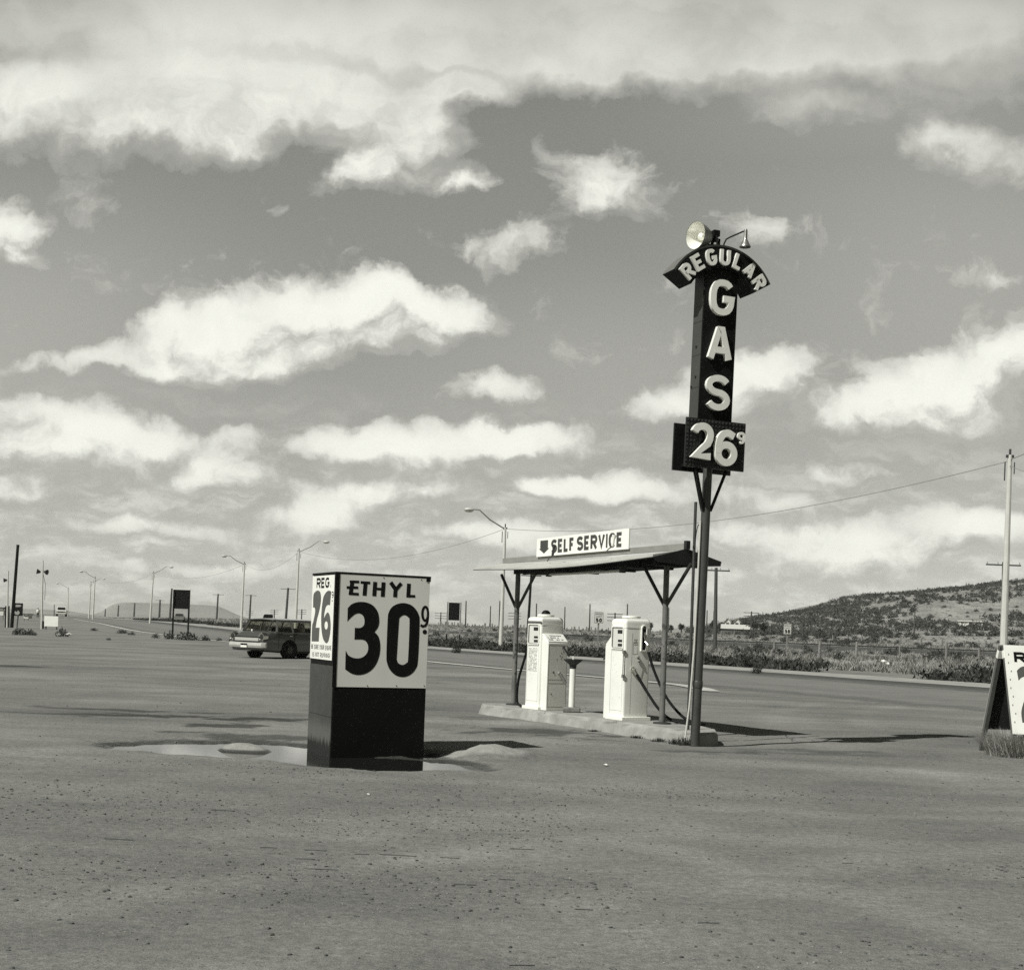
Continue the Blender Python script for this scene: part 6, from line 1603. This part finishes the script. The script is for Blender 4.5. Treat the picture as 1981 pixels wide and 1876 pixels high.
# scrub thick on the upper hillside
parts = []
n0 = 8200
ys_ = rng.uniform(275, 560, n0); xs_ = rng.uniform(.13, .48, n0) * ys_
zs_ = hz(xs_, ys_); rid = np.interp(xs_, RIDGE_X, RIDGE_Z); frac = (zs_ - 2.4) / np.maximum(rid - 2.4, .5)
lim = np.where(xs_ / ys_ < .28, .24, .36)
thin = np.where(xs_ / ys_ > .33, .62, .8)
ok = (frac > lim - .1 * rng.random(n0)) & (rng.random(n0) < thin * np.clip(.35 + frac, .3, 1)) & (vnoise(xs_ * .08, ys_ * .05) > .18 + .12 * (xs_ / ys_ > .30))
for x, y, z in zip(xs_[ok], ys_[ok], zs_[ok]):
    s = rng.uniform(.5, 1.3); v, f = clump(rng, 28, s * 1.15, s * 1.15, s * 1.25, .5); v += np.array([x, y, z - .1]); parts.append((v, f))
stuff_mesh('hillside_scrub', parts, M_JUNIPER, 'thick dark scrub covering the upper hillside', 'scrub')

def proto(name, m, n, rx, ry, h, leaf, seed, up=.35, lift=0.0):
    v, f = clump(np.random.default_rng(seed), n, rx, ry, h, leaf, up, .2, lift); return big_mesh(name, v, f, m)
# single shrubs on the open slope
protos = [proto('desert_shrub', M_JUNIPER, 150, 1.0, 1.0, 1.15, .32, 100 + k) for k in range(5)]
rnd = random.Random(12); used = set(); count = 0
def put_shrub(x, y, d, s, label, group, z=None):
    global count
    k = rnd.randrange(5)
    if k not in used: c = protos[k]; used.add(k)
    else: c = protos[k].copy(); COL.objects.link(c)
    b = foot(x, y, d); c.location = (b.x, b.y, b.z - .08); c.scale = (s * rnd.uniform(.9, 1.25), s, s * rnd.uniform(.8, 1.1)); c.rotation_euler = (0, 0, rnd.uniform(0, 6.28))
    tag(c, label, 'shrub', group); count += 1
SHR = 'round dark shrub scattered on the grassy slope below the hill'
for (x, y, sc) in ((1584, 1208, 1.7), (1611, 1214, 2.2), (1598, 1205, 1.5), (1695, 1205, 1.9), (1723, 1202, 1.6), (1738, 1203, 1.4), (1758, 1212, 2.2), (1810, 1212, 1.5), (1826, 1209, 1.2), (1857, 1210, 1.9), (1876, 1210, 1.3), (1893, 1211, 1.2), (1900, 1212, 1.6), (1925, 1208, 2.6), (1940, 1202, 2.2), (1958, 1212, 2.4), (1972, 1205, 2.2), (1885, 1225, 1.9), (1960, 1228, 2.4), (1950, 1226, 1.8), (1655, 1198, 1.4), (1560, 1196, 1.3), (1545, 1200, 1.1)):
    d = 300 if y < 1216 else 235
    put_shrub(x, y + 2, d, sc * (.62 if d > 250 else .55), SHR, 'dark shrubs on the slope')
for k in range(120):
    x = rnd.uniform(1440, 1985); d = rnd.uniform(190, 330)
    put_shrub(x, 1220, d, rnd.uniform(.35, .85), SHR, 'dark shrubs on the slope')
for k in range(70):
    x = rnd.uniform(1660, 1985); d = rnd.uniform(300, 470)
    put_shrub(x, 1200, d, rnd.uniform(.5, 1.1), 'dark scrub bush high on the bare part of the hill', 'bushes on the bare upper hill')
LOW = 'low dark bush on the flat land between highway and skyline'
for k in range(95):
    x = rnd.uniform(845, 1430); d = rnd.uniform(125, 290)
    put_shrub(x, 1220, d, rnd.uniform(.25, .6), LOW, 'low bushes on the flat land')
for k in range(50):
    x = rnd.uniform(1390, 1910); d = rnd.uniform(92, 145)
    put_shrub(x, 1220, d, rnd.uniform(.28, .62), 'small dark bush in the grass before the railway bank', 'bushes before the railway bank')
# bushes at the edge of the lot
EB = [proto('roadside_bush', M_SHRUB, 420, 1, 1, .85, .16, 300 + k, .6) for k in range(4)]
eu = set()
for i, (x0, x1, yt, yb, lab) in enumerate(((24, 50, 1213, 1228, 'wide dark bush in front of the leaning pole'), (46, 69, 1216, 1228, 'dark bush left of the two floodlight pole'), (109, 131, 1214, 1231, 'rounded black bush right of the low white board'), (315, 341, 1220, 1236, 'dark spiky bush at the left leg of the near billboard'),
        (343, 382, 1221, 1238, 'widest spiky bush at the right leg of the near billboard'), (388, 406, 1228, 1239, 'small dark bush between near billboard and wagon'), (417, 430, 1232, 1240, 'small bush just left of the wagon bumper'), (295, 308, 1224, 1234, 'small bush left of the near billboard'),
        (227, 246, 1217, 1225, 'flat dark weed patch well left of the near billboard'), (247, 263, 1221, 1228, 'flat dark weed patch nearer the near billboard'), (174, 190, 1213.5, 1220, 'flat dark weed patch below the mesa left end'), (1452, 1476, 1282, 1303, 'black bush spilling onto the highway shoulder right of the sign pole'), (874, 893, 1247, 1263, 'dark bush spilling onto the shoulder below the far billboard'),
        (440, 452, 1234, 1241, 'tiny weed in front of the wagon bumper'), (60, 72, 1222, 1229, 'small weed between the two left bushes'), (205, 216, 1232, 1238, 'tiny dark weed out on the lot left of the near billboard'))):
    p = ground_at((x0 + x1) / 2, yb, 400); d = p.y
    k = i % 4
    if k not in eu: c = EB[k]; eu.add(k)
    else: c = EB[k].copy(); COL.objects.link(c)
    w = (x1 - x0) / FPX * d / 2 * 1.15; h = (yb - yt) / FPX * d * 1.1
    c.location = (p.x, p.y, p.z - .04); c.scale = (w, w * .8, h * 1.05); c.rotation_euler = (0, 0, rnd.uniform(0, 6)); tag(c, lab, 'bush', 'bushes along the road edges')
# trees round the houses: trunk and crown
def tree(label, x, yt, yb, d, wpx, seed):
    b = foot(x, yb, d); t = at(x, yt, d); base = Vector((b.x, b.y, b.z)); H = t.z - b.z; w = wpx / FPX * d / 2
    s = thing('tree', label, 'tree', base, 0, 'dark trees round the far houses'); r2 = np.random.default_rng(seed)
    tr = MB(); tr.tube([(0, 0, -.2), (.05, 0, H * .35), (.0, .1, H * .7)], [.28, .2, .08], 7)
    for k in range(4):
        a = k * 1.6 + seed; tr.tube([(0.03, 0, H * (.3 + .06 * k)), (math.cos(a) * w * .5, math.sin(a) * w * .5, H * (.55 + .06 * k))], [.12, .04], 5)
    tr.build('trunk', M_WOODDARK, s)
    P = []; o = 0
    for k in range(9):
        a = r2.uniform(0, 6.28); rr = r2.uniform(0, .6) * w; cz_ = H * r2.uniform(.35, .72); q = w * r2.uniform(.4, .65)
        v, f = clump(r2, 60, q, q, H * .28, .42); v += np.array([math.cos(a) * rr, math.sin(a) * rr, cz_]); P.append((v, f + o)); o += len(v)
    big_mesh('crown', np.concatenate([p[0] for p in P]), np.concatenate([p[1] for p in P]), M_JUNIPER, False, s)
for i, (x, yt, yb, d, w, lab) in enumerate(((1456, 1194, 1222, 335, 26, 'tallest dark tree at the right end of the long low house'), (1477, 1203, 1222, 330, 20, 'rounded dark tree right of the long low house'), (1418, 1197, 1214, 385, 16, 'dark tree between the two small white houses'), (1441, 1200, 1214, 385, 24, 'dark tree behind the roof of the long low house'), (1393, 1206, 1222, 350, 18, 'dark tree at the left end of the long low house'),
        (1379, 1198, 1222, 360, 13, 'pointed dark tree just left of the dark utility pole'), (1407, 1196, 1206, 395, 12, 'small dark tree above the left small white house'), (1258, 1204, 1216, 360, 14, 'small round tree on the skyline left of the canopy right post'), (1318, 1206, 1217, 360, 12, 'small dark tree on the skyline left of the sign pole'), (1298, 1209, 1217, 360, 9, 'low dark tree on the skyline right of the canopy post'))):
    tree(lab, x, yt, yb, d, w, 50 + i)
# dry weeds at the board sign and tufts at the island
def weed(label, x, y, r, h, n, m, seed, w=.004, name='dry_weed', spread=.7, cat='weed', group=None):
    v, f = blades(np.random.default_rng(seed), n, r, h, w, spread); o = big_mesh(name, v, f, m); o.location = (x, y, gz(x, y) - .01); tag(o, label, cat, group)
weed('big tangled clump of dry weeds under the board sign', 6.92, 18.2, .40, .34, 3200, M_DRYWEED, 1, .006, spread=1.1)
weed('dark dry weeds crowding the front foot of the board sign', 7.2, 17.85, .30, .20, 700, M_SHRUB, 2, .006, spread=1.0)
weed('dry weeds inside the open end of the board sign', 7.0, 18.55, .30, .36, 1200, M_DRYWEED, 3, .006, spread=1.0)
for i, (t, n_, r, h, lab) in enumerate(((-1.35, .62, .13, .16, 'dark weed growing against the island corner by the sign pole'), (-1.1, .60, .10, .10, 'low weed left of the island corner weed'), (-.75, .62, .12, .07, 'flat weed along the near island kerb'), (-.2, .60, .10, .05, 'small weed at the kerb below the right gas pump'), (.9, .56, .10, .04, 'tiny weed at the kerb midway along the island'))):
    x, y = isl(t, n_); weed(lab, x, y, r, h, 160, M_SHRUB, 30 + i, .006, 'kerb_weed', .6, 'weed', 'weeds along the island kerb')

# ------------------------------------------------------------------ stones and litter
def rock_verts(r2):
    bm = bmesh.new(); bmesh.ops.create_icosphere(bm, subdivisions=1, radius=1)
    V = np.array([v.co[:] for v in bm.verts]); F = np.array([[v.index for v in f.verts] for f in bm.faces]); bm.free()
    V = V * r2.uniform(.7, 1.25, (len(V), 1)); V[:, 2] *= .65; return V, F
r2 = np.random.default_rng(5); shapes = [rock_verts(r2) for _ in range(12)]
def pebbles(name, n, y0, y1, smin, smax, m, label, power=1.0, seed=1, cluster=True):
    rg = np.random.default_rng(seed); parts = []
    while len(parts) < n:
        Y = y0 + (y1 - y0) * rg.uniform(0, 1) ** power; x = rg.uniform(-.42, .42) * Y
        if cluster and rg.random() > .12 + 1.15 * smooth(vnoise(np.array([x * .55 + 3]), np.array([Y * .8]))[0], .42, .85): continue
        V, F = shapes[rg.integers(12)]; s = smin * (smax / smin) ** (rg.uniform(0, 1) ** 3.4)
        a = rg.uniform(0, 6.28); c, q = math.cos(a), math.sin(a); W = V * s * np.array([1.25, .9, 1]); W = np.stack([W[:, 0] * c - W[:, 1] * q, W[:, 0] * q + W[:, 1] * c, W[:, 2]], -1)
        parts.append((W + np.array([x, Y, gz(x, Y) + s * .22]), F))
    return stuff_mesh(name, parts, m, label, 'gravel')
pebbles('dark_gravel', 11000, 4.8, 13.5, .0018, .0125, mat('dark_stone', .085, .9, var=.4, vscale=9, coords='Object'), 'loose dark gravel strewn over the lot', .75, 1)
pebbles('pale_gravel', 3200, 5.0, 13.5, .0018, .007, mat('pale_stone', .26, .9, var=.35, vscale=9, coords='Object'), 'loose pale gravel strewn over the lot', .8, 2)
pebbles('far_gravel', 1500, 13.0, 45, .004, .018, mat('mid_stone', .09, .9, var=.5, vscale=3, coords='Object'), 'scattered stones over the back of the lot', 1.1, 3)
# the larger single stones
st0 = []
for k in range(5):
    V, F = shapes[k]; st0.append(big_mesh('stone', V, F, mat('single_stone', .10, .9, var=.3, vscale=2, bump=.4, bscale=6)))
us = set()
for i, (x, y, s) in enumerate(((1548, 1806, .035), (1692, 1577, .03), (1655, 1480, .05), (1660, 1467, .03), (1570, 1847, .05), (1556, 1805, .02), (1800, 1703, .025), (1385, 1848, .035), (1373, 1802, .032), (1186, 1875, .04), (233, 1775, .032), (75, 1557, .045), (168, 1617, .03), (441, 1692, .032), (560, 1692, .035), (358, 1788, .035), (30, 1742, .04), (15, 1838, .03), (612, 1834, .035), (690, 1772, .03), (716, 1740, .045), (738, 1748, .028), (648, 1716, .025), (480, 1557, .02), (760, 1640, .03), (805, 1722, .022), (948, 1700, .018), (1560, 1676, .022), (1830, 1790, .02), (660, 1715, .02))):
    p = ground_at(x, y, 40); k = i % 5
    if k not in us: c = st0[k]; us.add(k)
    else: c = st0[k].copy(); COL.objects.link(c)
    s *= .42; c.location = (p.x, p.y, p.z + s * .15); c.scale = (s * 1.2, s * .9, s * .95); c.rotation_euler = (0, 0, i * 1.3); tag(c, 'single dark stone lying out on the open lot', 'stone', 'larger stones on the lot')
# dry twigs and straw lying near the camera
tw = None
for i, (x, y, L, a) in enumerate(((430, 1568, .22, .02), (520, 1640, .14, .05), (610, 1645, .18, -.02), (590, 1662, .16, .0), (700, 1653, .12, .1), (770, 1655, .30, -.08), (620, 1682, .26, .0), (870, 1660, .16, -.1), (1010, 1643, .20, -.06), (230, 1624, .24, -.08), (900, 1712, .16, .05), (1130, 1760, .12, .0), (1640, 1670, .10, .2), (1010, 1868, .14, .15), (1370, 1786, .14, .1), (980, 1702, .12, -.05))):
    p = ground_at(x, y, 40)
    if tw is None: tw = MB().tube([(-.5, 0, 0), (-.1, .012, .004), (.5, -.008, .002)], .022, 5).build('dry_twig', mat('twig_bark', .05, .9)); c = tw
    else: c = tw.copy(); COL.objects.link(c)
    c.location = (p.x, p.y, p.z + .004); c.scale = (L * .8, L * .5, .10); c.rotation_euler = (0, 0, a); tag(c, 'thin dark twig lying flat on the near part of the lot', 'twig', 'twigs on the lot')
# paper and cans
def litter(label, x, y, s, m, seed, d=None):
    p = ground_at(x, y, 300) if d is None else foot(x, y, d); rr = random.Random(seed); n = 9
    mb = MB(); V = [(math.cos(k * .7) * s * rr.uniform(.6, 1.2), math.sin(k * .7) * s * rr.uniform(.5, 1), s * rr.uniform(0, .5)) for k in range(n)] + [(0, 0, s * .7)]
    mb.add(V, [(k, (k + 1) % n, n) for k in range(n)]); o = mb.build('paper_litter', m, None, loc=p + Vector((0, 0, .01))); tag(o, label, 'litter', 'scraps of litter')
for i, (x, y, s, d, lab) in enumerate(((1709, 1287, .28, 82, 'larger white scrap caught in the roadside brush'), (1718, 1292, .2, 78, 'smaller white scrap beside the larger one in the brush'), (1318, 1275, .35, 80, 'pale rubbish in the brush left of the sign pole'), (1327, 1277, .25, 79, 'pale rubbish nearest the sign pole in the brush'), (134, 1229, .25, None, 'white scrap right of the rounded black bush'), (112, 1229, .2, None, 'white scrap left of the rounded black bush'), (1172, 1482, .03, None, 'tiny white scrap lying before the pump island'), (712, 1539, .02, None, 'tiny white scrap in front of the price box'))):
    litter(lab, x, y, s, M_WHITEP, i, d)

# ------------------------------------------------------------------ air
def build_haze():
    m = bpy.data.materials.new('thin_haze'); m.use_nodes = True; t = NT(m.node_tree); t.n.clear()
    v = t.node('ShaderNodeVolumePrincipled'); v.inputs['Color'].default_value = grey(.9); v.inputs['Density'].default_value = .00011
    o = t.node('ShaderNodeOutputMaterial'); t.l.new(v.outputs[0], o.inputs['Volume'])
    b = MB(); b.box(-2600, 2600, -60, 5400, -8, 62)
    h = b.build('haze', m); h['kind'] = 'stuff'
build_haze()
